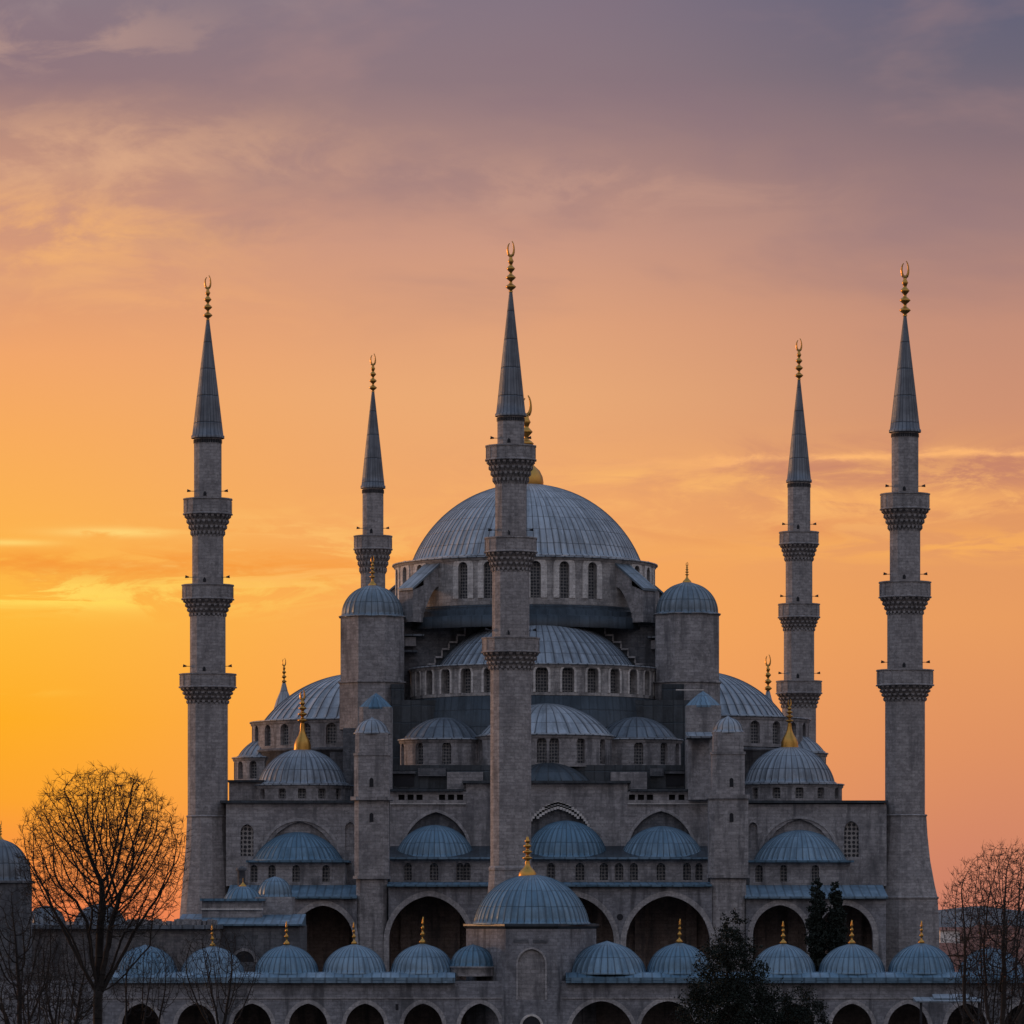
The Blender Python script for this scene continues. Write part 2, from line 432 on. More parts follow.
    def bar(s, p, q, r0, r1=None, n=6):
        if r1 is None: r1 = r0
        p = Vector(p); q = Vector(q); d = (q-p)
        if d.length < 1e-6: return s
        d.normalize()
        a = Vector((0,0,1)) if abs(d.z) < 0.9 else Vector((1,0,0))
        u = d.cross(a).normalized(); w = d.cross(u)
        ra = [p + (u*math.cos(2*PI*i/n)+w*math.sin(2*PI*i/n))*r0 for i in range(n+1)]
        rb = [q + (u*math.cos(2*PI*i/n)+w*math.sin(2*PI*i/n))*r1 for i in range(n+1)]
        s.grid([ra, rb], [[(i*.2, 0) for i in range(n+1)], [(i*.2, 1) for i in range(n+1)]], True)
        s.face(list(reversed(ra[:-1])), [(0,0)]*n); s.face(rb[:-1], [(0,0)]*n)
        return s
    def build(s, name, material, parent=None, origin=None):
        if not s.v: return None
        vs = np.array(s.v, dtype=float)
        if origin is None:
            mn = vs.min(0); mx = vs.max(0)
            origin = Vector(((mn[0]+mx[0])/2, (mn[1]+mx[1])/2, mn[2]))
        origin = Vector(origin)
        vs = vs - np.array(origin)
        me = bpy.data.meshes.new(name)
        me.from_pydata(vs.tolist(), [], s.f)
        uvl = me.uv_layers.new(name='UVMap')
        flat = [c for f in s.uv for p in f for c in p]
        uvl.data.foreach_set('uv', flat)
        me.polygons.foreach_set('use_smooth', s.sm)
        me.materials.append(M[material])
        me.update()
        o = bpy.data.objects.new(name, me); col.objects.link(o)
        if parent is not None:
            o.parent = parent
            o.location = origin - ORG[parent.name]
        else:
            o.location = origin
        ORG[o.name] = origin
        return o

def at(px, py, Y): return Vector(((px-512)*Y/F, Y, CZ + (HZ-py)*Y/F))
def X(px, Y): return (px-512)*Y/F
def Z(py, Y): return CZ + (HZ-py)*Y/F
def S(Y): return Y/F

# wall with real openings, laid out in (u, v) and bent by P(u, v, depth)
def arch_pts(uc, hw, spring, rise, kind, n=12):
    pts = []
    for i in range(n+1):
        t = -1 + 2*i/n
        pts.append((uc + hw*t, arch_top(uc + hw*t, uc, hw, spring, rise, kind)))
    return pts
def arch_top(u, uc, hw, spring, rise, kind):
    t = min(1.0, abs(u-uc)/hw)
    if kind == 'rect': return spring + rise
    if kind == 'round': return spring + rise*math.sqrt(max(0, 1-t*t))
    a = hw*t
    Rr = (hw*hw + rise*rise)/(2*hw)
    if Rr < hw: return spring + rise*math.sqrt(max(0, 1-t*t))
    return spring + math.sqrt(max(0, Rr*Rr - (a + Rr - hw)**2))
def wall(mb, P, u0, u1, v0, v1, ops, depth=0.4, du=None, nsamp=10):
    """ops: (uc, hw, sill, spring, rise, kind)"""
    bps = {u0, u1}
    if du:
        k = max(1, int(round((u1-u0)/du)))
        for i in range(1, k): bps.add(u0 + (u1-u0)*i/k)
    for (uc, hw, sill, spring, rise, kind) in ops:
        for i in range(nsamp+1): bps.add(uc - hw*math.cos(PI*i/nsamp))
        bps.add(uc)
    b = sorted(bps); bb = [b[0]]
    for x in b[1:]:
        if x - bb[-1] > 1e-5: bb.append(x)
    bb = [x for x in bb if u0-1e-6 <= x <= u1+1e-6]
    for a, c in zip(bb[:-1], bb[1:]):
        m = (a+c)/2; op = None
        for o in ops:
            if abs(m-o[0]) < o[1]: op = o; break
        def quad(va, vb, vc, vd):
            mb.face([P(a,va,0), P(c,vb,0), P(c,vc,0), P(a,vd,0)], [(a,va),(c,vb),(c,vc),(a,vd)])
        if op is None: quad(v0, v0, v1, v1)
        else:
            uc, hw, sill, spring, rise, kind = op
            ta = arch_top(a, uc, hw, spring, rise, kind); tcc = arch_top(c, uc, hw, spring, rise, kind)
            if sill > v0 + 1e-4:
                quad(v0, v0, sill, sill)
                mb.face([P(a,sill,0), P(c,sill,0), P(c,sill,depth), P(a,sill,depth)], [(a,0),(c,0),(c,depth),(a,depth)])
            quad(ta, tcc, v1, v1)
            mb.face([P(a,ta,depth), P(c,tcc,depth), P(c,tcc,0), P(a,ta,0)], [(a,0),(c,0),(c,depth),(a,depth)])
    for (uc, hw, sill, spring, rise, kind) in ops:
        for sg in (-1, 1):
            u = uc + sg*hw; top = arch_top(u, uc, hw, spring, rise, kind)
            q = [P(u,sill,0), P(u,top,0), P(u,top,depth), P(u,sill,depth)]
            if sg > 0: q.reverse()
            mb.face(q, [(0,sill),(0,top),(depth,top),(depth,sill)])
def pane(mb, P, op, d, n=8):
    uc, hw, sill, spring, rise, kind = op
    us = [uc - hw*math.cos(PI*i/n) for i in range(n+1)]
    for a, c in zip(us[:-1], us[1:]):
        ta = arch_top(a, *op[:2], spring, rise, kind); tcc = arch_top(c, *op[:2], spring, rise, kind)
        mb.face([P(a,sill,d), P(c,sill,d), P(c,tcc,d), P(a,ta,d)], [(a,sill),(c,sill),(c,tcc),(a,ta)])
def band(mb, P, path, width, proud, closed=False):
    """raised moulding following a path in (u, v); width grows to the left-hand/outer side"""
    n_ = len(path); off = []
    for i in range(n_):
        a = path[max(0, i-1)]; c = path[min(n_-1, i+1)]
        du, dv = c[0]-a[0], c[1]-a[1]; L = math.hypot(du, dv) or 1
        off.append((path[i][0] - dv/L*width, path[i][1] + du/L*width))
    for i in range(n_-1):
        a, b_, c, d = path[i], path[i+1], off[i+1], off[i]
        q = lambda w, dd: P(w[0], w[1], dd)
        mb.face([q(a,-proud), q(b_,-proud), q(c,-proud), q(d,-proud)], [a, b_, c, d])
        mb.face([q(a,0), q(b_,0), q(b_,-proud), q(a,-proud)], [a, b_, b_, a])
        mb.face([q(d,-proud), q(c,-proud), q(c,0), q(d,0)], [d, c, c, d])
    for i in (0, n_-1):
        a, d = path[i], off[i]
        mb.face([P(a[0],a[1],0), P(a[0],a[1],-proud), P(d[0],d[1],-proud), P(d[0],d[1],0)], [a, a, d, d])
def arch_path(uc, hw, sill, spring, rise, kind, n=14):
    pts = []
    if sill < spring - 1e-4: pts.append((uc-hw, sill))
    for i in range(n+1):
        u = uc - hw*math.cos(PI*i/n)
        pts.append((u, arch_top(u, uc, hw, spring, rise, kind)))
    if sill < spring - 1e-4: pts.append((uc+hw, sill))
    return pts
def cylP(cx, cy, r):
    return lambda u, v, d: (cx + (r-d)*math.sin(u/r), cy - (r-d)*math.cos(u/r), v)
def flatP(y0):
    return lambda u, v, d: (u, y0+d, v)

# gold finial: bulbs and crescent
def finial(parent, cx, cy, z0, h, base=0.0, baseh=0.0, crescent=True, thick=1.0, name='finial', ball=False):
    mb = MB()
    t = h*0.045*thick
    if base:
        if base > 1.5:
            pf = [(base, z0-0.1), (base*1.02, z0+baseh*0.1), (base*0.96, z0+baseh*0.35), (base*0.78, z0+baseh*0.62), (base*0.45, z0+baseh*0.85), (t*1.6, z0+baseh*0.97), (t*0.8, z0+baseh*1.05)]
        else:
            pf = [(base*1.06, z0-0.1), (base*1.0, z0+baseh*0.08), (base*0.97, z0+baseh*0.22), (base*0.80, z0+baseh*0.38), (base*0.5, z0+baseh*0.55), (base*0.30, z0+baseh*0.72), (t*0.9, z0+baseh*0.9), (t*0.8, z0+baseh)]
        mb.lathe(cx, cy, pf, 18, True)
    zb = z0 + baseh
    hh = h - baseh
    stem = hh*0.76 if crescent else hh
    prof = [(t*0.8, zb-0.05)]
    for c0, rr in (((0.12, 2.6), (0.40, 1.7), (0.62, 1.2), (0.80, 0.9)) if ball else ((0.13, 2.0), (0.38, 1.9), (0.62, 1.6), (0.82, 1.1))):
        zc = zb + stem*c0; w = stem*(0.075 if not (ball and rr > 2) else 0.10)
        prof += [(t*0.55, zc-w*1.25), (t*rr*0.7, zc-w*0.6), (t*rr, zc), (t*rr*0.7, zc+w*0.6), (t*0.55, zc+w*1.25)]
    prof += [(t*0.4, zb+stem), (0.001, zb+stem+0.02)]
    mb.lathe(cx, cy, prof, 12, True)
    if crescent:
        cr = hh*0.105; zc = zb + stem + cr
        k = 14; pr = None
        for i in range(k+1):
            a = R(-90 - 158) + R(316)*i/k
            # horns curve round and taper upwards
            f = 1 - abs(i/k - 0.5)*2
            sq = 0.62
            p = Vector((cx + cr*sq*math.cos(a), cy, zc + cr*(1.35 + (0.45 if i > k*0.75 else 0))*math.sin(a)))
            rr = max(0.02, t*0.62*(0.25+0.75*f))
            if pr: mb.bar(pr[0], p, pr[1], rr, 5)
            pr = (p, rr)
    return mb.build(name, 'gold', parent)

# a ribbed dome as a part, with its finial as a sub-part
def dome_part(parent, px, Y, ybase, ytop, hw, nseam, material='lead', name='dome', ridge=0.06, fin=None, pointy=0.2, lobes=False, lip=0.25):
    c_ = at(px, ybase, Y); r = hw*S(Y); h = (ybase-ytop)*S(Y) - 0.14
    mb = MB(); mb.dome(c_.x, Y, c_.z, r, h, nseam, ridge, pointy*0.3, lobes=lobes, lip=lip)
    o = mb.build(name, material, parent)
    if fin:
        finial(o, c_.x, Y, Z(ytop, Y)-0.1, (ytop-fin[0])*S(Y), *(fin[1:] if len(fin) > 1 else ()))
    return o

def drum_part(parent, px, Y, ytop, ybot, hw, angles, w=1.0, sill_f=0.15, top_f=0.85, material='stone', kind='round',
              frames=None, name='drum', nfac=72, paneM='lattice', cornice=0.25, depth=0.45, win_name='window', ledge='lead'):
    """round drum with arched window recesses at the given angles (degrees, 0 towards the lens)"""
    cx = X(px, Y); r = hw*S(Y); zt, zb = Z(ytop, Y), Z(ybot, Y); H = zt-zb
    P = cylP(cx, Y, r)
    ops = []
    for a_ in angles:
        uc = R(a_)*r
        ops.append((uc, w/2, zb+H*sill_f, zb+H*top_f-w/2*(1 if kind == 'round' else 1.2), w/2*(1 if kind == 'round' else 1.2), kind))
    mb = MB()
    wall(mb, P, -PI*r, PI*r, zb, zt, ops, depth, du=2*PI*r/nfac)
    if cornice:
        mb.lathe(cx, Y, [(r-0.02, zt-0.45), (r+cornice*0.5, zt-0.30), (r+cornice*0.55, zt-0.12)], nfac)
    d = mb.build(name, material, parent)
    if cornice:
        m2 = MB(); m2.lathe(cx, Y, [(r+cornice*0.55, zt-0.12), (r+cornice, zt-0.10), (r+cornice, zt+0.03), (r*0.5, zt+0.12)], nfac)
        m2.build('cornice', ledge, d)
    for op in ops:
        m2 = MB(); pane(m2, P, op, depth-0.02)
        m2.build(win_name, paneM, d)
        if frames:
            m2 = MB(); band(m2, P, arch_path(*op), frames, 0.07)
            m2.build('window_surround', 'stone_pale', d)
    return d

# ------------------------------------------------------------------ ground and far land
mb = MB()
ys = [-300, 0, 300, 600, 1000, 2000, 4000, 9000]
for y0, y1 in zip(ys[:-1], ys[1:]):
    for i in range(-4, 4):
        w = 2500
        mb.face([(i*w,y0,0),((i+1)*w,y0,0),((i+1)*w,y1,0),(i*w,y1,0)], [(0,0),(1,0),(1,1),(0,1)])
tag(mb.build('ground', 'ground', origin=(0,0,0)), kind='structure')
rng = random.Random(3)
mb = MB()
rows, uvs = [], []
nx = 90
for j in range(14):
    row = []; ur = []
    for i in range(nx+1):
        x = -2500 + 5000*i/nx; y = 5200 + 130*j
        s_ = math.sin(j/13*PI)
        hgt = s_*(14 + 7*math.sin(x/330+1.0) + 5*math.sin(x/140+0.4) + 4*math.sin(x/61))
        hgt = s_*(1.0 if x < 480 else 1.0 + min(1, (x-480)/90)*(20 + 4*math.sin(x/60)+3*math.sin(x/23)))
        row.append((x, y, -1 + hgt*1.25)); ur.append((i, j))
    rows.append(row); uvs.append(ur)
mb.grid(rows, uvs, True)
tag(mb.build('hills', 'hill', origin=(0,5200,0)), kind='structure')
k, b = mat('water')
pos = k.new('ShaderNodeNewGeometry').outputs['Position']
b.inputs['Base Color'].default_value = (0.03,0.045,0.06,1); b.inputs['Roughness'].default_value = 0.35
bump(k, b, k.noise(pos, 0.25, 3, 0.5), 0.15, 0.2)
mb = MB()
for i in range(12): mb.face([(-6000+i*525,2300,0.3),(-6000+(i+1)*525,2300,0.3),(-6000+(i+1)*525,9000,0.3),(-6000+i*525,9000,0.3)], [(0,0),(1,0),(1,1),(0,1)])
tag(mb.build('sea', 'water', origin=(-2800,2300,0.3)), kind='structure')

# ------------------------------------------------------------------ the prayer hall
YH = 474.0
mosque = thing('mosque', (X(548, 455), 460, 0), 'great grey stone mosque rising in tiers of lead domes to one big central dome', 'mosque')
def boxpx(mb, x0, x1, y0, y1, Yf, Yb):
    """box given by its front face in the picture plane at depth Yf"""
    return mb.box(X(x0, Yf), X(x1, Yf), Yf, Yb, Z(y1, Yf), Z(y0, Yf))
def block(parent, name, m_, x0, x1, y0, y1, Yf, Yb):
    return boxpx(MB(), x0, x1, y0, y1, Yf, Yb).build(name, m_, parent)

# main dome and drum
md = dome_part(mosque, 526.5, YH, 563, 484, 114, 104, 'lead', 'main_dome', 0.05, (397, 1.75, 2.35), pointy=0, lip=0.35)
drum_part(mosque, 525, YH, 566, 613, 129.5, [-79,-66.5,-53,-28,-16,-5.5,4.4,17,30.3,58,70,82], 1.05, 0.14, 0.90,
          'stone_drum', 'round', 0.62, 'main_drum', 84, cornice=0.35, depth=0.5)
mb = MB(); r_ = 129.5*S(YH)
mb.lathe(X(525,YH), YH, [(r_+2.2, Z(636,YH)), (r_+2.2, Z(625,YH)), (r_+1.3, Z(623.4,YH)), (r_+1.3, Z(618.4,YH)), (r_+0.7, Z(617.4,YH)), (r_+0.7, Z(614.2,YH)), (r_+0.1, Z(612.8,YH)), (r_-1, Z(612.5,YH))], 84, True, usc=14)
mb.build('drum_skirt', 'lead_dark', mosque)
# radial buttresses on the drum
def buttress(ang, zt_in, zt_out, r_in, r_out, px=525, Y=YH, w=1.9, zb=Z(622, 462)):
    cx = X(px, Y); s_, c_ = math.sin(R(ang)), math.cos(R(ang))
    def q(r, t, z): return (cx + r*s_ + t*c_, Y - r*c_ + t*s_, z)
    mb = MB(); h = w/2
    zi, zo = zt_in, zt_out
    rm = r_out - 1.5
    # pier at the outer end
    pts = lambda r: [q(r,-h,zb), q(r,h,zb), q(r,h,zo-.27), q(r,-h,zo-.27)]
    U = [(0,zb),(w,zb),(w,zo),(0,zo)]
    mb.face(pts(r_out), U)
    mb.face([q(r_out,h,zb), q(rm,h,zb), q(rm,h,zo+.3), q(r_out,h,zo-.27)], [(0,zb),(1.5,zb),(1.5,zo),(0,zo)])
    mb.face([q(rm,-h,zb), q(r_out,-h,zb), q(r_out,-h,zo-.27), q(rm,-h,zo+.3)], [(0,zb),(1.5,zb),(1.5,zo),(0,zo)])
    # arched strut
    k = 8
    for i in range(k):
        f0, f1 = i/k, (i+1)/k
        ra, rb = rm + (r_in-rm)*f0, rm + (r_in-rm)*f1
        sl_ = lambda rr: zo-0.27 + (zi+0.02-(zo-0.27))*(r_out-rr)/(r_out-r_in)
        za, zb_ = sl_(ra), sl_(rb)
        ba = zb + (zo-zb)*0.25 + (zi-2.3 - zb - (zo-zb)*0.25)*math.sin(f0*PI/2)
        bb = zb + (zo-zb)*0.25 + (zi-2.3 - zb - (zo-zb)*0.25)*math.sin(f1*PI/2)
        for sg in (-1, 1):
            f = [q(ra,sg*h,ba), q(rb,sg*h,bb), q(rb,sg*h,zb_), q(ra,sg*h,za)]
            mb.face(f, [(ra,ba),(rb,bb),(rb,zb_),(ra,za)])
        mb.face([q(ra,-h,ba), q(ra,h,ba), q(rb,h,bb), q(rb,-h,bb)], [(0,0),(w,0),(w,1),(0,1)])
    o = mb.build('flying_buttress', 'stone', mosque)
    m2 = MB(); g = h+0.15
    def slab(ra, za, rb, zb2, t=0.22):
        a0 = [q(ra,-g,za), q(ra,g,za), q(rb,g,zb2), q(rb,-g,zb2)]
        a1 = [(p[0],p[1],p[2]+t) for p in a0]
        m2.face(a1, [(0,0),(2.4,0),(2.4,3),(0,3)])
        for i in range(4):
            j = (i+1) % 4
            m2.face([a0[i], a0[j], a1[j], a1[i]], [(0.5,0),(0.5,0.2),(0.6,0.2),(0.6,0)])
    slab(r_out+0.15, zo-0.25, r_in-0.1, zi)
    m2.build('buttress_coping', 'lead_tower', o)
for an in (-45, 47.5, 118, -118):
    buttress(an, Z(571, YH), Z(590, YH-9), 13.2, 16.9)

# stepped extrados of the great arch, seen round the front half dome
mb = MB(); cap = MB()
steps = [(45,612),(59,618),(70,626),(78,636),(86,643),(93,650),(100,658),(108,665),(118,668)]
Yf, Yb = 463.2, 476
prev = 0
xs = 535
for i, (hw, y) in enumerate(steps):
    for sg in (-1, 1):
        xa, xb = (xs+sg*prev, xs+sg*hw) if sg > 0 else (xs-hw, xs-prev)
        boxpx(mb, xa, xb, y, 705, Yf, Yb)
    prev = hw
mb.build('stepped_gable', 'lead_dark', mosque)
prev = 0
for i, (hw, y) in enumerate(steps[:-1]):
    for sg in (-1, 1):
        xa, xb = (xs+prev, xs+hw) if sg > 0 else (xs-hw, xs-prev)
        if i == 0 and sg > 0: boxpx(cap, xs-hw, xs+hw, y-1.9, y-0.05, Yf-0.45, Yf+0.5)
        elif i: boxpx(cap, xa, xb+0.4, y-1.9, y-0.05, Yf-0.45, Yf+0.5)
        xe = xs+sg*hw
        yn = steps[i+1][1]
        boxpx(cap, xe-0.9, xe+0.9, y, yn-1.95, Yf-0.2, Yf-0.02)
    prev = hw
cap.build('step_coping', 'stone_arch', mosque)
# square platform under the drum
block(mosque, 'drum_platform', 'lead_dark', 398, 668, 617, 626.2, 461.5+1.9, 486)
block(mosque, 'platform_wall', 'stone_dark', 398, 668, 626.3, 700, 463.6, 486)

for (x0, x1, y) in ((400,424,634),(400,417,650),(648,664,636),(655,664,652)):
    block(mosque, 'ledge', 'lead_mid', x0, x1, y, y+1.8, 462.6, 463.7)
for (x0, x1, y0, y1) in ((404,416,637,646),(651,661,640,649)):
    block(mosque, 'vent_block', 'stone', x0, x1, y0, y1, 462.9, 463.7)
block(mosque, 'rail', 'stone_pale', 676, 704, 689.2, 690.4, 456.2, 456.6)
for (x0, x1) in ((394,414),(666,684)):
    block(mosque, 'terrace_recess', 'slot', x0, x1, 774, 786, 446.38, 446.6)
    block(mosque, 'terrace_lintel', 'stone_dark', x0-1.5, x1+1.5, 771.2, 773.6, 446.1, 446.49)
block(mosque, 'terrace_wall', 'stone_dark', 418, 446, 768, 776, 446.0, 446.45)
block(mosque, 'terrace_wall', 'stone_dark', 650, 664, 768, 776, 446.0, 446.45)
# front half dome
dome_part(mosque, 536, 464, 669, 615.5, 98.5, 68, 'lead', 'half_dome', 0.07, pointy=0, lip=0.3)
drum_part(mosque, 535, 464, 670, 701, 124, [2.8+12*k for k in range(-7, 8) if abs(2.8+12*k) < 86], 1.25, 0.10, 0.92,
          'stone_drum', 'round', 0.22, 'half_dome_drum', 84, 'lattice', cornice=0.3, depth=0.7)
mb = MB(); cx = X(535, 464); r = 124*S(464)
mb.lathe(cx, 464, [(r-0.2, Z(701, 464)), (r+0.15, Z(701.5, 464)), (r+0.9, Z(765, 464))], 84, True, usc=14)
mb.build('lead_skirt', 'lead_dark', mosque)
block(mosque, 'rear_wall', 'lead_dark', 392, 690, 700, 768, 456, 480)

# exedra half domes of the second tier
dome_part(mosque, 546, 452, 735.5, 703.5, 65, 36, 'lead', 'exedra_dome', 0.09, pointy=0)
drum_part(mosque, 546, 452, 736.5, 768.5, 68.5, [-72,-50,-28,-4,6.5,30,55,79], 0.95, 0.10, 0.90, 'stone', 'round', None, 'exedra_drum', 48, 'lattice')
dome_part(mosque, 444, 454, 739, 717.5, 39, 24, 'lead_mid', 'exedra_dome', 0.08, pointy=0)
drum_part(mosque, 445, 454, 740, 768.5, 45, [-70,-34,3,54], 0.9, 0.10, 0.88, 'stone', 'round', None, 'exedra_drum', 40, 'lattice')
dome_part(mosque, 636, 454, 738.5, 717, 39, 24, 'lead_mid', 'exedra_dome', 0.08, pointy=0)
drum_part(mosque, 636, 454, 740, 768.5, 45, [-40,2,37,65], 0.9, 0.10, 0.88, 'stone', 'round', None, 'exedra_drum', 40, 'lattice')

# lead terrace below the exedrae with its blocks and little apse roof
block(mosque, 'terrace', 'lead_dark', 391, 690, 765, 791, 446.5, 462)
block(mosque, 'terrace_block', 'stone', 447, 483, 772, 791, 444, 446.4)
block(mosque, 'terrace_block', 'stone', 611, 647, 772, 791, 444, 446.4)
mb = MB(); mb.dome(X(548, 446), 446, Z(783, 446), 42*S(446), 19*S(446), 20, 0.08, 0); mb.build('apse_roof', 'lead_dark', mosque)

# facade wall with relieving arches
YF = 441.0
PF = flatP(YF)
def wall_part(parent, name, m_, x0, x1, y0, y1, Yf, ops_px=(), thick=1.0, depth=0.5, paneM='slot', kind='round', win='window', du=None):
    ops = []
    for (px, hw, sill, top, kd) in ops_px:
        uc = X(px, Yf); w = hw*S(Yf)
        rise = w if kd == 'round' else (w*1.25 if kd == 'pointed' else 0.001)
        if kd == 'rect': ops.append((uc, w, Z(sill, Yf), Z(top, Yf), 0.0, 'rect'))
        else: ops.append((uc, w, Z(sill, Yf), Z(top, Yf)-rise, rise, kd))
    mb = MB(); P = flatP(Yf)
    u0, u1 = X(x0, Yf), X(x1, Yf); v0, v1 = Z(y1, Yf), Z(y0, Yf)
    wall(mb, P, u0, u1, v0, v1, ops, depth)
    # closing sides, top
    mb.face([(u0,Yf,v1),(u1,Yf,v1),(u1,Yf+thick,v1),(u0,Yf+thick,v1)], [(u0,0),(u1,0),(u1,thick),(u0,thick)])
    mb.face([(u1,Yf,v0),(u1,Yf+thick,v0),(u1,Yf+thick,v1),(u1,Yf,v1)], [(0,v0),(thick,v0),(thick,v1),(0,v1)])
    mb.face([(u0,Yf+thick,v0),(u0,Yf,v0),(u0,Yf,v1),(u0,Yf+thick,v1)], [(thick,v0),(0,v0),(0,v1),(thick,v1)])
    o = mb.build(name, m_, parent)
    if paneM:
        for i, op in enumerate(ops):
            m2 = MB(); pane(m2, P, op, depth-0.02); m2.build(win if isinstance(win, str) else win[i], paneM if isinstance(paneM, str) else paneM[i], o)
    return o, ops
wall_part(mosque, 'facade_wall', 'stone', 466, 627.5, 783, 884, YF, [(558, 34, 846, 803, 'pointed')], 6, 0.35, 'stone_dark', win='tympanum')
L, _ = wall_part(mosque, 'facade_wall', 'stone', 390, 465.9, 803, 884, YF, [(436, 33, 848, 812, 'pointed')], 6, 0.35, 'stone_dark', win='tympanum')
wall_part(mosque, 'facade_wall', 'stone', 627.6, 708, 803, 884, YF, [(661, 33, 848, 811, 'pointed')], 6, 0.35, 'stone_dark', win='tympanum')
# pierced parapets
wall_part(mosque, 'parapet', 'stone', 390, 465.9, 791.5, 802.9, YF-0.08, [(x, 3.1, 800, 794.5, 'rect') for x in (401.5,410.5,419.5,442,451,460)], 0.7, 0.6, 'slot', win='parapet_opening')
wall_part(mosque, 'parapet', 'stone', 627.6, 708, 791.5, 802.9, YF-0.08, [(x, 3.1, 800, 794.5, 'rect') for x in (632,641,650,672,681.5,691,700.5)], 0.7, 0.6, 'slot', win='parapet_opening')
for (x0, x1, y) in ((462.5, 631, 783), (388, 463.5, 791.3), (630, 709, 791.3)):
    block(mosque, 'coping', 'lead_dark', x0, x1, y-2.3, y-0.05, YF-0.45, YF+6)
block(mosque, 'string_course', 'stone_pale', 390, 466, 803, 804.2, YF-0.2, YF+0.1)
block(mosque, 'string_course', 'stone_pale', 627.6, 708, 803, 804.2, YF-0.2, YF+0.1)
# arch mouldings (one dog-tooth course over the middle one)
for (px, hw, top) in ((436,33,812),(661,33,811),(300,37,821),(799,37,818.5)):
    w = hw*S(YF); rise = w*1.25 if px in (436,661) else w*0.95
    kd = 'pointed'
    mb = MB(); band(mb, PF, arch_path(X(px,YF), w, 0, Z(top,YF)-rise, rise, kd, 24)[1:-1], 0.28, 0.10); mb.build('arch_moulding', 'stone_arch', mosque)
w = 34*S(YF); rise = w*1.25
pth = arch_path(X(558,YF), w+0.1, 0, Z(803,YF)-rise, rise, 'pointed', 36)[1:-1]
mb = MB()
for rr_, off in ((0, 0.0), (1, 0.42), (2, 0.84)):
    for i in range(3, len(pth)-3):
        u, v = pth[i]
        if rr_ and abs(u - X(558,YF)) > w*(0.62 if rr_ == 1 else 0.4): continue
        v2 = v + off - (0.9 if rr_ else 0)
        mb.box(u-0.13, u+0.13, YF-0.16, YF+0.3, v2-0.1, v2+0.16)
mb.build('dog_tooth_course', 'stone_pale', mosque)

# low apsed wall in front of the facade, with three lead domes
YE = 436.0
wall_part(mosque, 'lower_wall', 'stone', 390, 708, 858.5, 884, YE, [(x, hw, 880, 863, 'round') for x, hw in
          ((408,3.6),(434,4.2),(460,3.6),(467,3.6),(551,4.2),(580,4.4),(604,4.2),(619,4.4),(634,3.8),(661,4.3),(687,3.8),(699,3.6))], 5.2, 0.5, 'lattice')
mb = MB(); mb.wedge(X(389,YE), X(709,YE), YE-0.5, Z(857.5,YE-0.5), YF-0.02, Z(846,YF), Z(860,YE-0.5)); mb.build('lean_to_roof', 'lead_dark', mosque)
for px, y0, y1, hw in ((435,857,825,39),(566,857,820.5,41),(662,857,826,41)):
    dome_part(mosque, px, YE+3.6, y0, y1, hw, 42, 'lead_blue', 'lower_half_dome', 0.07, pointy=0)
block(mosque, 'lead_eave', 'lead_blue', 388, 710, 857.2, 859.2, YE-0.7, YE-0.3)

# big arched gallery in front
YG = 430.0
gal_ops = [(429,40,990,896,'pointed'), (573,41,990,896,'pointed'), (668,42,990,896,'pointed')]
def gallery(x0, x1, ytop, ops_px, nm='gallery_wall'):
    ops = []
    for (px, hw, sill, top, kd) in ops_px:
        w = hw*S(YG); rise = w*1.12
        ops.append((X(px,YG), w, 0.3, Z(top,YG)-rise, rise, 'pointed'))
    mb = MB(); P = flatP(YG)
    wall(mb, P, X(x0,YG), X(x1,YG), 0.0, Z(ytop,YG), ops, 1.1, nsamp=22)
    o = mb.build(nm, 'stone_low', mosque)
    for op in ops:
        m2 = MB(); band(m2, P, arch_path(op[0], op[1], 0.3, op[3], op[4], 'pointed', 24), 0.5, 0.03); m2.build('archivolt', 'stone_arch', o)
    # porch behind: back wall with doors, ceiling, floor, side walls
    m2 = MB(); a, b_ = X(x0,YG)+0.05, X(x1,YG)-0.05; zt = Z(ytop,YG)-0.6
    yb = YG+6.8
    m2.face([(a,yb,0),(b_,yb,0),(b_,yb,zt),(a,yb,zt)], [(a,0),(b_,0),(b_,zt),(a,zt)])
    m2.face([(a,YG+1.1,zt),(a,yb,zt),(b_,yb,zt),(b_,YG+1.1,zt)], [(0,0),(0,6),(20,6),(20,0)])
    m2.face([(a,YG+1.1,0),(a,YG+1.1,zt),(a,yb,zt),(a,yb,0)], [(0,0),(0,zt),(6,zt),(6,0)])
    m2.face([(b_,YG+1.1,0),(b_,yb,0),(b_,yb,zt),(b_,YG+1.1,zt)], [(0,0),(6,0),(6,zt),(0,zt)])
    m2.face([(a,YG+1.1,zt-0.01),(b_,YG+1.1,zt-0.01),(b_,YG+1.1,zt+0.5),(a,YG+1.1,zt+0.5)], [(0,0),(1,0),(1,1),(0,1)])
    m2.box(a, b_, YG+5.8, yb-0.02, 6.2, 6.7)
    for op in ops:
        for q in (-0.62, 0.62):
            m2.box(op[0]+q*op[1]-0.5, op[0]+q*op[1]+0.5, yb-0.6, yb-0.01, 6.71, zt-0.01)
    m2.build('porch', 'stone_porch', mosque)
    return o
gallery(388.5, 712, 887, gal_ops)
gallery(228, 357, 898, [(323,30,990,905.5,'pointed')])
gallery(746, 886, 898, [(780,27,990,905,'pointed'), (845,28,990,905,'pointed')])
# oculus in the spandrel
mb = MB(); mb.bar((X(620,YG),YG-0.06,Z(917,YG)), (X(620,YG),YG+0.1,Z(917,YG)), 0.3, 0.3, 14); mb.build('roundel', 'slot', mosque)
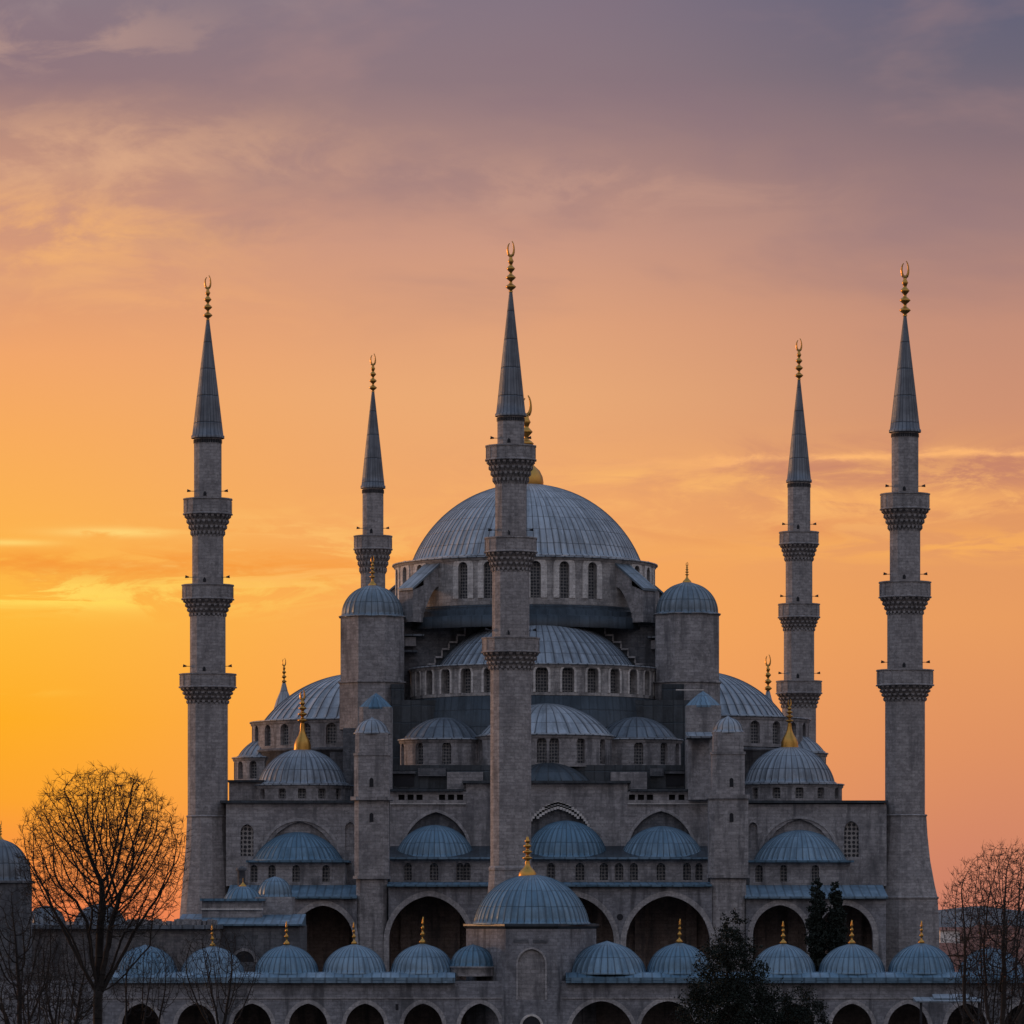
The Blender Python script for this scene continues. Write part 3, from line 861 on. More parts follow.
# lead roofs over the gallery
def lean(x0, x1, yf, yb, Yf, Yb, m_='lead_blue'):
    mb = MB(); mb.wedge(X(x0,Yf), X(x1,Yf), Yf, Z(yf,Yf), Yb, Z(yb,Yb), Z(yf+2.2,Yf)); return mb.build('gallery_roof', m_, mosque)
lean(387, 712, 884.5, 882, YG-0.45, YE-0.02)
lean(226, 357, 896.5, 885, YG-0.45, YE-0.02)
lean(745, 888, 896.5, 885, YG-0.45, YE-0.02)

# side bays
wall_part(mosque, 'side_bay_wall', 'stone', 226, 357, 803, 886, YF, [(300, 37, 862, 821, 'pointed'), (247, 6.5, 856, 824, 'pointed'), (350, 5, 850, 822, 'pointed')], 6, 0.35, ('stone', 'lattice_pale', 'stone'), win=('tympanum', 'grille', 'blind_arch'))
wall_part(mosque, 'side_bay_wall', 'stone', 746, 886.5, 804, 886, YF, [(799, 37, 862, 818.5, 'pointed'), (851.5, 7.3, 857, 821, 'pointed'), (753, 4.5, 850, 822, 'pointed')], 6, 0.35, ('stone', 'lattice_pale', 'stone'), win=('tympanum', 'grille', 'blind_arch'))
for (x0, x1) in ((220, 359), (744, 888)):
    block(mosque, 'coping', 'lead_dark', x0, x1, 800.4, 802.9, YF-0.4, YF+40)
for (x0, x1, xs_, dpx, dh, y0, y1) in ((248, 345, (254,272,296,326,342), 298, 43.5, 860, 832), (750, 850, (759,783.5,815.5,839), 800, 45.5, 861, 830)):
    wall_part(mosque, 'apse_wall', 'stone', x0, x1, 862.5, 886, YE, [(x, 3.6, 882, 865, 'round') for x in xs_[:-1] if True], 5.2, 0.5, 'lattice')
    dome_part(mosque, dpx, YE+4.2, y0, y1, dh, 44, 'lead_blue', 'lower_half_dome', 0.07, pointy=0)
    block(mosque, 'lead_eave', 'lead_blue', x0-2, x1+4, 860.3, 862.3, YE-0.6, YE+5)

# corner domes
dome_part(mosque, 302.5, 452, 784, 749, 43.5, 40, 'lead', 'corner_dome', 0.07, (690, 0.84, 2.6), pointy=0)
drum_part(mosque, 302.5, 452, 785.5, 803, 49, [-52,-22,2,26,50], 0.8, 0.2, 0.85, 'stone', 'round', None, 'corner_drum', 16, 'lattice')
dome_part(mosque, 789.5, 452, 783, 746.5, 44.5, 40, 'lead', 'corner_dome', 0.07, (699, 0.85, 2.4), pointy=0)
drum_part(mosque, 791, 452, 784.5, 803, 51, [-48,-20,6,32,60], 0.8, 0.2, 0.85, 'stone', 'round', None, 'corner_drum', 16, 'lattice')

# side half domes, seen end-on
dome_part(mosque, 362, YH, 722, 673, 97, 56, 'lead', 'side_half_dome', 0.1, pointy=0, lip=0.3)
drum_part(mosque, 362, YH, 723, 751, 110, [-84,-70,-56,-42,-28,-14,0], 1.15, 0.1, 0.85, 'stone', 'round', None, 'side_drum', 60, 'lattice')
dome_part(mosque, 697, YH, 718.5, 671, 87, 56, 'lead', 'side_half_dome', 0.1, pointy=0, lip=0.3)
drum_part(mosque, 698, YH, 720, 750, 110.5, [0,14,28,42,56,70,84], 1.15, 0.1, 0.85, 'stone', 'round', None, 'side_drum', 60, 'lattice')
for px in (362, 698):
    mb = MB(); cx = X(px, YH); r = 110*S(YH)
    mb.lathe(cx, YH, [(r, Z(750.8,YH)), (r+0.35, Z(752,YH)), (r+0.35, Z(754,YH)), (r+0.2, Z(754.2,YH)), (r+0.2, Z(806,YH))], 60); mb.build('tier_wall', 'stone_dark', mosque)
# outer exedrae
dome_part(mosque, 276, 472, 757, 735, 37, 28, 'lead', 'outer_dome', 0.08, pointy=0)
drum_part(mosque, 276, 472, 758, 806, 42, [-80,-55,-30,0], 0.9, 0.55, 0.92, 'stone', 'round', None, 'outer_drum', 36, 'lattice')
dome_part(mosque, 784, 472, 752, 731, 39, 28, 'lead', 'outer_dome', 0.08, pointy=0)
drum_part(mosque, 782, 472, 753.5, 806, 44, [80,55,30,0], 0.9, 0.55, 0.92, 'stone', 'round', None, 'outer_drum', 36, 'lattice')
block(mosque, 'parapet_block', 'stone', 229, 262, 782, 800.3, 450, 470)
block(mosque, 'coping', 'lead_dark', 227, 264, 780, 781.9, 449.7, 470.5)
# finials on the rear corner domes
for px, y0, y1, ytip in ((284, 740, 708, 659), (768, 740, 716, 656)):
    d = dome_part(mosque, px, 497, y0, y1, 22, 20, 'lead', 'rear_corner_dome', 0.06, pointy=0)
    c_ = at(px, y1, 497)
    mb = MB(); mb.lathe(c_.x, 497, [(1.25, c_.z-0.5), (0.85, c_.z+0.8), (0.42, c_.z+1.8), (0.2, c_.z+2.7)], 14); mb.build('finial_cone', 'lead', d)
    finial(d, c_.x, 497, c_.z+2.6, Z(ytip,497)-c_.z-2.6, 0, 0, True, 1.25)
    mb = MB(); mb.lathe(c_.x, 497, [(2.5, Z(y0+0.5,497)), (2.5, Z(806,497))], 24); mb.build('rear_corner_drum', 'stone', mosque)
# body of the hall
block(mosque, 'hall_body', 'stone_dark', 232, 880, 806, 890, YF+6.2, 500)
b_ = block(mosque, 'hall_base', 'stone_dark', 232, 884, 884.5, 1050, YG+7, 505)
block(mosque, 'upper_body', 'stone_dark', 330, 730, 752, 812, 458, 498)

# weight towers
def chamfer(mb, px, Y, hw, ytop, ybot, depth_hw=None, ch=0.3, usm=None):
    """chamfered square prism"""
    a = hw*S(Y); b2 = depth_hw or a; c2 = a*ch; cx = X(px, Y)
    zt, zb = Z(ytop, Y), Z(ybot, Y)
    pl = [(-a+c2,-b2),(a-c2,-b2),(a,-b2+c2),(a,b2-c2),(a-c2,b2),(-a+c2,b2),(-a,b2-c2),(-a,-b2+c2)]
    pts = [(cx+x, Y+y) for x, y in pl]; L = 0
    for i in range(8):
        p, q = pts[i], pts[(i+1) % 8]; d = math.hypot(q[0]-p[0], q[1]-p[1])
        mb.face([(p[0],p[1],zb),(q[0],q[1],zb),(q[0],q[1],zt),(p[0],p[1],zt)], [(L,zb),(L+d,zb),(L+d,zt),(L,zt)])
        L += d
    mb.face([(p[0],p[1],zt) for p in pts], [(p[0],p[1]) for p in pts])
    mb.face([(p[0],p[1],zb) for p in reversed(pts)], [(p[0],p[1]) for p in pts])
def tower(px, hwt, yd, yt, yl, yb, fin):
    Y = 461.0
    mb = MB(); ap = hwt*S(Y); r = ap/math.cos(PI/8)
    cx = X(px, Y)
    mb.lathe(cx, Y, [(r, Z(yl,Y)), (r, Z(yt+1,Y)), (r+0.2, Z(yt+0.6,Y)), (r+0.2, Z(yt,Y)), (0.1, Z(yt-0.5,Y))], 8, False, PI/8)
    r2 = r*1.03
    mb.lathe(cx, Y, [(r2, Z(yb,Y)), (r2, Z(yl+2.0,Y)), (r2+0.15, Z(yl+1.6,Y)), (r2+0.15, Z(yl+0.3,Y)), (r-0.02, Z(yl,Y))], 8, False, PI/8)
    o = mb.build('weight_tower', 'stone', mosque)
    d = MB(); c_ = at(px, yt, Y)
    d.dome(cx, Y, Z(yt-0.3, Y), hwt*S(Y)*0.97, (yt-yd)*S(Y)-0.14, 30, 0.07, 0.1, lip=0.3)
    d.build('tower_dome', 'lead_tower', o)
    finial(o, cx, Y, Z(yd+0.5, Y), (yd-fin)*S(Y), 0.45, 0.75, True, 1.1)
tower(372.5, 31.5, 586, 617, 682, 730, 556)
tower(687, 31.5, 583, 614.5, 682, 730, 562)
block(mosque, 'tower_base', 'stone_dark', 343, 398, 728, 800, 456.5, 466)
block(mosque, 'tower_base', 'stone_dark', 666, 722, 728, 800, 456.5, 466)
# dark flank walls between towers and the apses
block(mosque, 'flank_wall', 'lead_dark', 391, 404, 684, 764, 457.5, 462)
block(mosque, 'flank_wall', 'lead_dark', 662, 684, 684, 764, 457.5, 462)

# stair turrets with stages
def turret(px, hw, stages, Y, cap, pyr=False):
    o = None
    mb = MB()
    for (h_, y0, y1) in stages: chamfer(mb, px, Y, h_, y0, y1, ch=0.26)
    o = mb.build('stair_turret', 'stone', mosque)
    if cap:
        hwc, yt, yb = cap
        if pyr:
            d = MB(); rr = hwc*S(Y)*1.12; hh = (yb-yt)*S(Y); zb = Z(yb,Y)
            d.lathe(X(px,Y), Y, [(rr, zb-0.2), (rr, zb), (rr*0.72, zb+hh*0.34), (rr*0.36, zb+hh*0.72), (0.02, zb+hh)], 8, False, PI/8, usc=3)
            d.build('turret_roof', 'lead_blue', o); return o
        d = MB(); d.dome(X(px,Y), Y, Z(yb,Y), hwc*S(Y), (yb-yt)*S(Y)-0.14, 14, 0.07, 0.3, nv=12, lip=0.18); d.build('turret_dome', 'lead', o)
    return o
YT = 431.5
t1 = turret(372, 16, [(16.5,733.5,753.5),(18.3,753.5,756),(17.6,756,797),(21,797,800.5),(17.2,800.5,876),(18.6,876,879),(15.5,879,1055)], YT, (16.5,719,733))
t2 = turret(728, 16, [(15,732.5,752),(17,752,754.5),(16.2,754.5,795),(21.2,795,799),(19.6,799,875),(20.8,875,878),(17.5,878,1055)], YT, (14.5,717.5,732))
for o, px in ((t1, 371.5), (t2, 731.5)):
    hwY = 17*S(YT)
    for yy in (783, 818):
        f = YT - (17.6 if (px < 500 and yy < 800) else 16.2 if yy < 800 else 17.2 if px < 500 else 19.6)*S(YT)
        mb = MB(); op = (X(px,f), 0.19, Z(yy+4,f), Z(yy-3,f), 0.19, 'round')
        pane(mb, flatP(f-0.02), op, 0); mb.build('slit_window', 'slot', o)
        mb = MB(); band(mb, flatP(f), arch_path(*op, n=6), 0.1, 0.06); mb.build('slit_surround', 'stone', o)
t3 = turret(376, 16, [(16.5,707.5,800)], 446, (16,693,707.5), True)
t4 = turret(703, 17, [(17.5,706,800)], 446, (17,691,706), True)
turret(700, 12, [(12,736,800)], 441, None)
mb = MB(); mb.wedge(X(687,438), X(713,438), 438, Z(736,438), 442, Z(732,442), Z(738,438)); mb.build('turret_skirt', 'lead', mosque)

# ------------------------------------------------------------------ minarets
def minaret(px, Y, tip, cone_top, cone_bot, cone_hw, bal, shafts, base, label, doors=True, flare=None, speakers=True, tilt=0):
    t = thing('minaret', (X(px,Y), Y, 0), label, 'minaret', 'slender minarets around the mosque')
    cx = X(px, Y); s_ = S(Y); NS = 16
    z = lambda y: Z(y, Y)
    # shafts: list of (hw, ytop, ybot)
    for (hw, y0, y1) in shafts:
        mb = MB(); r = hw*s_/math.cos(PI/NS)
        mb.lathe(cx, Y, [(r, z(y1)), (r, z(y0))], NS, False, PI/NS)
        mb.build('shaft', 'stone_minaret', t)
    if base:
        mb = MB(); mb.lathe(cx, Y, [(h*s_/math.cos(PI/12), z(y)) for h, y in reversed(base)], 12, False, PI/12)
        mb.build('base', 'stone_minaret', t)
    # cone
    mb = MB(); r = cone_hw*s_
    n_ = 24; rows = []; uvs = []
    prof = [(r+0.14, z(cone_bot+2.5)), (r+0.14, z(cone_bot)), (r, z(cone_bot)+0.06)]
    for i in range(1, 12): prof.append((r + (0.12-r)*i/11, z(cone_bot) + (z(cone_top)-z(cone_bot))*i/11))
    L = 0
    for j, (rr, zz) in enumerate(prof):
        row = []; ur = []
        for i in range(n_*2+1):
            a_ = 2*PI*i/(n_*2); q = rr + (0.045 if i % 2 == 0 and j > 1 else 0)*min(1, rr/r*1.5)
            row.append((cx+q*math.sin(a_), Y-q*math.cos(a_), zz)); ur.append((i/2, zz))
        rows.append(row); uvs.append(ur)
    mb.grid(rows, uvs, True); mb.build('spire', 'lead_spire', t)
    finial(t, cx, Y, z(cone_top)-0.15, (cone_top-tip)*s_+0.15, 0, 0, True, 1.25)
    # tile band under the spire
    hw0 = shafts[0][0]
    mb = MB(); rr = hw0*s_/math.cos(PI/16)
    for i in range(16):
        a_ = 2*PI*(i+0.5)/16
        for q in (-0.35, 0.0, 0.35):
            cxx, cyy = cx + rr*math.sin(a_)*0.985, Y - rr*math.cos(a_)*0.985
            ux, uy = math.cos(a_), math.sin(a_)
            w = rr*0.05
            ox, oy = cxx+ux*q*rr*0.38, cyy+uy*q*rr*0.38
            nx_, ny_ = math.sin(a_)*0.05, -math.cos(a_)*0.05
            zt, zb = z(cone_bot+4.0), z(cone_bot+7.5)
            mb.face([(ox-ux*w+nx_,oy-uy*w+ny_,zb),(ox+ux*w+nx_,oy+uy*w+ny_,zb),(ox+ux*w+nx_,oy+uy*w+ny_,zt),(ox-ux*w+nx_,oy-uy*w+ny_,zt)], [(0,0),(1,0),(1,1),(0,1)])
    mb.build('frieze', 'slot', t)
    for bi, (hw, y0, y1, y2, hin, hshaft) in enumerate(bal):
        # parapet y0..y1, corbelling y1..y2 from hw down to hin
        r = hw*s_; NP = 16; q = 1/math.cos(PI/NP)
        mb = MB()
        mb.lathe(cx, Y, [(r*0.96*q, z(y1+0.5)), (r*1.03*q, z(y1)), (r*1.03*q, z(y1-1)), (r*0.985*q, z(y1-1.6)), (r*0.985*q, z(y0+1.6)), (r*1.02*q, z(y0+1.2)), (r*1.02*q, z(y0)), (r*0.90*q, z(y0)), (r*0.90*q, z(y1-2)), (hshaft*s_*0.9, z(y1-2))], NP, False, PI/NP)
        # carved panels: raised frames on each face
        for i in range(NP):
            a_ = 2*PI*i/NP; h_ = r*0.985*math.tan(PI/NP)
            def pp(u, v, d, a_=a_):
                rr2 = r*0.985 - d
                return (cx + rr2*math.sin(a_) + u*math.cos(a_), Y - rr2*math.cos(a_) + u*math.sin(a_), v)
            zt, zb = z(y0+2.2), z(y1-2.2)
            for (ua, ub) in ((-h_*0.98,-h_*0.8),(h_*0.8,h_*0.98)):
                mb.face([pp(ua,zb,-0.04),pp(ub,zb,-0.04),pp(ub,zt,-0.04),pp(ua,zt,-0.04)], [(0,0),(.2,0),(.2,1),(0,1)])
        bo = mb.build('balcony', 'stone_minaret', t)
        # muqarnas: rings of hanging niches
        mb = MB()
        tiers = 4
        for k in range(tiers):
            ra = r*0.97 + (hin*s_ - r*0.97)*(k/tiers); rb = r*0.97 + (hin*s_ - r*0.97)*((k+1)/tiers)
            za, zb = z(y1 + (y2-y1)*k/tiers), z(y1 + (y2-y1)*(k+1)/tiers)
            mb.lathe(cx, Y, [(rb*0.90, zb-0.02), (rb*0.95, za-(za-zb)*0.3), (ra*0.985, za-0.02), (ra*0.5, za)], 32, True)
            nn = 24
            for i in range(nn):
                a_ = 2*PI*(i + 0.5*(k % 2))/nn
                w = ra*PI/nn*0.55; hh = (za-zb)*(1.0 if k < tiers-1 else 1.25)
                ux, uy = math.cos(a_), math.sin(a_); ox, oy = math.sin(a_), -math.cos(a_)
                def g(u, rr2, zz): return (cx+ox*rr2+ux*u, Y+oy*rr2+uy*u, zz)
                ro = ra*1.0; ri = rb*0.92
                A = [g(-w,ro,za), g(w,ro,za), g(w*0.8,ro,za-hh*0.45), g(-w*0.8,ro,za-hh*0.45)]
                mb.face(A, [(0,0),(.3,0),(.3,.3),(0,.3)])
                mb.face([g(-w*0.8,ro,za-hh*0.45), g(w*0.8,ro,za-hh*0.45), g(w*0.1,ri+0.02,za-hh), g(-w*0.1,ri+0.02,za-hh)], [(0,0),(.3,0),(.3,.3),(0,.3)])
                for sg in (-1, 1):
                    mb.face([g(sg*w,ro,za), g(sg*w*0.8,ro,za-hh*0.45), g(sg*w*0.1,ri+0.02,za-hh), g(sg*w,ri-0.05,za)], [(0,0),(.3,0),(.3,.3),(0,.3)])
        mb.build('muqarnas', 'stone_minaret', bo)
        # doorway slit and loudspeakers above the parapet
        hs = hshaft*s_
        m2 = MB()
        for a_ in (R(-8),):
            ox, oy = math.sin(a_), -math.cos(a_); ux, uy = math.cos(a_), math.sin(a_)
            w = 0.15; rr2 = hs*1.02+0.02; zb, zt = z(y0-2), z(y0-7)
            m2.face([(cx+ox*rr2-ux*w, Y+oy*rr2-uy*w, zb), (cx+ox*rr2+ux*w, Y+oy*rr2+uy*w, zb), (cx+ox*rr2+ux*w, Y+oy*rr2+uy*w, zt-0.2), (cx+ox*rr2, Y+oy*rr2, zt), (cx+ox*rr2-ux*w, Y+oy*rr2-uy*w, zt-0.2)], [(0,0),(1,0),(1,1),(.5,1),(0,1)])
        m2.build('doorway', 'slot', t)
        if speakers:
            for sg in (-1, 1):
                zz = z(y0-7.5)
                m2 = MB()
                a0 = (cx+sg*hs*0.9, Y-hs*0.25, zz); a1 = (cx+sg*(hs+0.40), Y-hs*0.3, zz)
                m2.bar(a0, a1, 0.03, 0.03, 5)
                m2.bar((cx+sg*(hs+0.32), Y-hs*0.3, zz), (cx+sg*(hs+0.66), Y-hs*0.3, zz+0.05), 0.06, 0.15, 8)
                m2.build('loudspeaker', 'dark_metal', t)
    return t

minaret(207.8, 444, 277, 318, 436, 15.2,
        [(24,499,515,537,15.5,13.5), (25.5,585,600,618,17,15.3), (28,674,688,705,19.5,17.5)],
        [(13.6,437,500), (15.4,535,586), (17.6,616,675), (19.8,703,816)],
        [(20.6,815.5), (21.4,816.5), (20.4,818), (21.5,845), (24,875), (27.5,915), (28.2,935), (28.6,1055)],
        'far left minaret with three balconies, standing behind the big bare round tree')
minaret(905, 444, 263, 314, 430, 14.6,
        [(24.3,494,510,531,15.5,13), (25.5,582,598,616,17,15), (28,670,686,702,20,17.5)],
        [(13.2,431,495), (15,529,583), (17.5,614,671), (19.6,700,815)],
        [(21.2,814.5), (22,815.5), (20.9,817), (22,835), (24.5,860), (29,885), (31.6,896.5), (33,897), (33,898.5), (32,899.5), (33.5,930), (34.5,1055)],
        'far right minaret with three balconies and a widely flared base')
minaret(510.8, 421, 243, 290, 414, 14.2,
        [(25,446,461,484,16.5,13.2), (26,538,553,573,18.5,15.3), (28.8,638,653,671,21,18.3)],
        [(13.4,415,447), (15.6,482,539), (18.6,571,639), (20.4,669,870)],
        [(21,866), (22.2,868), (22.2,870), (21.6,871), (23.5,900), (25,1055)],
        'middle minaret standing directly in front of the central dome')
minaret(373, 505, 355, 390, 486, 11.2,
        [(19,536,550,574,12.5,10.2), (20,617,631,648,14,12), (21,700,713,728,15.5,13.5)],
        [(10.4,487,537), (12.2,572,618), (14,646,701), (15.6,726,900)], None,
        'slim rear minaret rising behind the left octagonal tower, its lower half hidden')
minaret(799, 505, 340, 378, 480, 11.6,
        [(19.5,532,545,562,13.5,11), (20.5,604,618,632,15,13), (22.5,681,694,709,17,14.8)],
        [(11.2,481,533), (13.2,560,605), (15,630,682), (16.8,707,900)], None,
        'slim rear minaret rising behind the right corner dome')

# ------------------------------------------------------------------ courtyard arcade and gate
YA = 394.0
def arcade(x0, x1, arches, domes, label, ytop=981, rx=None):
    t = thing('courtyard_arcade', (X((x0+x1)/2, YA), YA, 0), label, 'arcade', 'domed courtyard arcades')
    ops = []
    for (px, hw) in arches:
        w = hw*S(YA); rise = w*(1.2 if hw < 25 else 1.08)
        top = Z(1003.5 if hw < 25 else 1001, YA)
        ops.append((X(px,YA), w, 0.3, top-rise, rise, 'pointed'))
    mb = MB(); P = flatP(YA); u0, u1 = X(x0,YA), X(x1,YA); zt = Z(ytop,YA)
    wall(mb, P, u0, u1, 0, zt, ops, 0.8, nsamp=18)
    for xx in (u0, u1): mb.face([(xx,YA,0),(xx,YA+6.5,0),(xx,YA+6.5,zt),(xx,YA,zt)], [(0,0),(6,0),(6,zt),(0,zt)])
    mb.face([(u0,YA+6.5,0),(u1,YA+6.5,0),(u1,YA+6.5,zt),(u0,YA+6.5,zt)], [(u0,0),(u1,0),(u1,zt),(u0,zt)])
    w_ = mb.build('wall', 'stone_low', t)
    for op in ops:
        m2 = MB(); band(m2, P, arch_path(op[0], op[1], 0.3, op[3], op[4], 'pointed', 18), 0.36, 0.03); m2.build('archivolt', 'stone_arch', w_)
    mb = MB(); mb.box(u0, u1, YA-0.09, YA-0.003, Z(998.6,YA), Z(997.6,YA)); mb.build('string_course', 'stone_arch', t)
    mb = MB(); mb.face([(u0,YA+0.8,zt-0.5),(u1,YA+0.8,zt-0.5),(u1,YA+6.3,zt-0.5),(u0,YA+6.3,zt-0.5)], [(0,0),(1,0),(1,1),(0,1)])
    mb.face([(u0,YA+6.3,0),(u1,YA+6.3,0),(u1,YA+6.3,zt-0.5),(u0,YA+6.3,zt-0.5)], [(u0,0),(u1,0),(u1,zt),(u0,zt)]); mb.build('porch', 'stone_porch', t)
    # lead roof with front edge
    mb = MB(); u0, u1 = X(rx[0],YA), X(rx[1],YA)
    mb.wedge(u0-0.1, u1+0.1, YA-0.45, zt+0.30, YA+0.7, zt+0.72, zt+0.005)
    mb.box(u0-0.1, u1+0.1, YA+0.7, YA+7, zt+0.01, zt+0.70)
    mb.box(u0-0.1, u1+0.1, YA-0.5, YA-0.1, zt-0.16, zt+0.0)
    mb.build('roof', 'lead_blue', t)
    for (px, hw, yt, fin) in domes:
        c_ = at(px, 974.5, YA+3.4); Yd = YA+3.0
        d = MB(); d.dome(c_.x, Yd, zt+0.66, hw*S(Yd), Z(yt,Yd)-zt-0.8, 34 if hw > 25 else 26, 0.07, 0.1, nv=16, lip=0.12); o = d.build('dome', 'lead_blue', t)
        o.rotation_euler = (0, 0, 0)
        rv = random.Random(int(px))
        if fin:
            fo = finial(t, c_.x, Yd, Z(yt,Yd)-0.1, (yt-fin)*S(Yd)*rv.uniform(0.92, 1.06), 0, 0, False, rv.uniform(1.1, 1.35), ball=True)
            fo.parent = o; fo.location = ORG[fo.name] - ORG[o.name]
            fo.rotation_euler = (rv.uniform(-.03,.03), rv.uniform(-.045,.045), rv.uniform(0,3))
        for v_ in o.data.vertices:      # hand-beaten sheet: shallow dents and a slightly uneven profile
            q_ = v_.co
            a_ = math.atan2(q_.y, q_.x)
            k_ = 1 + 0.008*math.sin(a_*3+px) + 0.006*math.sin(a_*7+px*2) + 0.006*math.sin(q_.z*4+px+a_*2)
            q_.x *= k_; q_.y *= k_
    return t, w_
al, alw = arcade(-60, 507, [(px, 19.5) for px in (141,196.5,252,308,365,423,480)], 
       [(146,31,946,None),(213,31,947,922),(287,31.5,945.5,920),(354.5,31.5,945,920),(422.5,31.5,944.5,915)],
       'long arcade wall with blue lead domes left of the domed gatehouse', rx=(111,454))
ar, arw = arcade(556, 1090, [(601.5,32),(668,28),(734,22),(795,20),(852,20.5),(908,20.5),(967,20.5),(1024,20.5)],
       [(607,39,942.5,None),(679,32,943.5,919),(783,32,944.5,920),(851.5,33,944.5,919),(921,33,944,921),(990,32,948,None)],
       'long arcade wall with blue lead domes right of the domed gatehouse', rx=(567,1090))
# small dome beside the gate
d = MB(); d.dome(X(473,YA+2), YA+2, Z(966,YA+2), 22*S(YA+2), 19*S(YA+2), 20, 0.07, 0.1, nv=14, lip=0.1); d.build('dome', 'lead_blue', al)
mb = MB(); mb.lathe(X(473,YA+2), YA+2, [(22.5*S(YA+2), Z(976,YA+2)), (22.5*S(YA+2), Z(968,YA+2)), (23.5*S(YA+2), Z(967.5,YA+2)), (23.5*S(YA+2), Z(966.3,YA+2)), (0.1, Z(965.5,YA+2))], 24); mb.build('dome_drum', 'stone', al)
for xx in (271, 397, 480): 
    pass
mb = MB(); mb.box(X(397,YA)-0.12, X(397,YA)+0.12, YA-0.03, YA+0.02, Z(1010,YA), Z(1004,YA)); mb.build('slit_window', 'slot', alw)

# gatehouse: three visible faces, cornice, big ribbed dome
YQ = 393.4
gate = thing('gatehouse', (X(532,YQ), YQ, 0), 'tall faceted stone gatehouse under a broad blue ribbed dome with gold finial', 'gatehouse')
gx = X(531.5, YQ)
hwq = 66*S(YQ)
yb0, zc = YQ+5.4, Z(929, YQ)
# plan: wide front face with canted sides
plan = [(-hwq, 3.6), (-hwq, 0.6), (-hwq*0.39, -5.2), (hwq*0.39, -5.2), (hwq, 0.6), (hwq, 3.6), (hwq*0.39, 6.2), (-hwq*0.39, 6.2)]
plan = [(gx+x, YQ+5.2+y) for x, y in plan]
mb = MB(); L = 0
for i in range(8):
    p, q = plan[i], plan[(i+1) % 8]; dd = math.hypot(q[0]-p[0], q[1]-p[1])
    if i == 2:
        P = flatP(YQ)
        ops = [(gx, 13.5*S(YQ), Z(1000,YQ), Z(949,YQ)-1.25, 1.25, 'pointed'), (gx, 9.5*S(YQ), 0.3, Z(1016,YQ)-0.9, 0.9, 'pointed')]
        wall(mb, P, p[0], q[0], 0, zc, [ops[0]], 0.16)
    else:
        mb.face([(p[0],p[1],0),(q[0],q[1],0),(q[0],q[1],zc),(p[0],p[1],zc)], [(L,0),(L+dd,0),(L+dd,zc),(L,zc)])
    L += dd
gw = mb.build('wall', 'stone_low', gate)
m2 = MB(); pane(m2, P, ops[0], 0.15); m2.build('blind_arch', 'stone', gw)
m2 = MB(); band(m2, P, arch_path(*ops[0]), 0.16, 0.07); m2.build('arch_moulding', 'stone_arch', gw)
m2 = MB(); pane(m2, flatP(YQ-0.02), ops[1], 0.0); m2.build('doorway', 'slot', gw)
m2 = MB(); band(m2, P, arch_path(*ops[1]), 0.2, 0.08); m2.build('door_moulding', 'stone_pale', gw)
def ringplan(mb, sc0, sc1, z0, z1):
    cxg, cyg = gx, YQ+5.6
    a = [(cxg+(p[0]-cxg)*sc0, cyg+(p[1]-cyg)*sc0) for p in plan]; b2 = [(cxg+(p[0]-cxg)*sc1, cyg+(p[1]-cyg)*sc1) for p in plan]
    for i in range(8):
        j = (i+1) % 8
        mb.face([(a[i][0],a[i][1],z0),(a[j][0],a[j][1],z0),(b2[j][0],b2[j][1],z1),(b2[i][0],b2[i][1],z1)], [(i,0),(i+1,0),(i+1,.3),(i,.3)])
mb = MB(); ringplan(mb, 1.0, 1.045, zc, zc+0.22); ringplan(mb, 1.045, 1.045, zc+0.22, zc+0.42); ringplan(mb, 1.045, 0.4, zc+0.42, zc+0.60); mb.build('cornice', 'lead_dark', gate)
# carved inscription-like relief under the cornice kept as plain worn panels
mb = MB()
for (a0, a1) in ((-18,-3),(1.5,16)):
    mb.box(gx+a0*S(YQ), gx+a1*S(YQ), YQ-0.035, YQ-0.003, Z(943,YQ), Z(939.5,YQ))
mb.build('carved_panel', 'stone_dark', gw)
Yd = YQ+5.2
d = MB(); d.dome(X(531.5,Yd), Yd, zc+0.5, 57*S(Yd), Z(874.5,Yd)-zc-0.65, 50, 0.07, 0.0, nv=22, lip=0.15); gd = d.build('dome', 'lead_blue', gate)
finial(gd, X(527.5,Yd), Yd, Z(874.5,Yd)-0.15, (874.5-835)*S(Yd), 0.78, 1.3, False, 1.5)

# ------------------------------------------------------------------ buildings to the left
YL = 412.0
an = thing('annex', (X(250,YL), YL, 0), 'low stone annex with two small blue domes at the foot of the left minaret', 'building')
block(an, 'wall', 'stone_dark', 178, 300, 925, 1045, YL, YL+14)
mb = MB(); mb.wedge(X(176,YL), X(302,YL), YL-0.4, Z(924,YL-0.4), YL+8, Z(914,YL+8), Z(926,YL-0.4)); mb.build('roof', 'lead_blue', an)
block(an, 'upper_wall', 'stone', 202, 262, 901, 921, YL+5, YL+13)
block(an, 'upper_cornice', 'stone_pale', 201, 263, 908.5, 910, YL+4.8, YL+5.2)
block(an, 'upper_roof', 'lead_blue', 200, 264, 898.5, 900.9, YL+4.6, YL+13.2)
block(an, 'rear_wall', 'stone', 255, 292, 897, 915, YL+7.5, YL+13.4)
dome_part(an, 243, YL+9, 902, 886, 19, 20, 'lead_blue', 'dome', 0.06, (877, 0.35, 0.5, False), lip=0.12)
dome_part(an, 275, YL+11, 896.5, 877, 16.5, 20, 'lead_blue', 'dome', 0.06, lip=0.12)
mb = MB(); mb.lathe(X(241.5,YL+12), YL+12, [(0.35, Z(900,YL+12)), (0.35, Z(871,YL+12)), (0.5, Z(870.5,YL+12)), (0.5, Z(868,YL+12)), (0.1, Z(866,YL+12))], 12); mb.build('chimney', 'stone_dark', an)
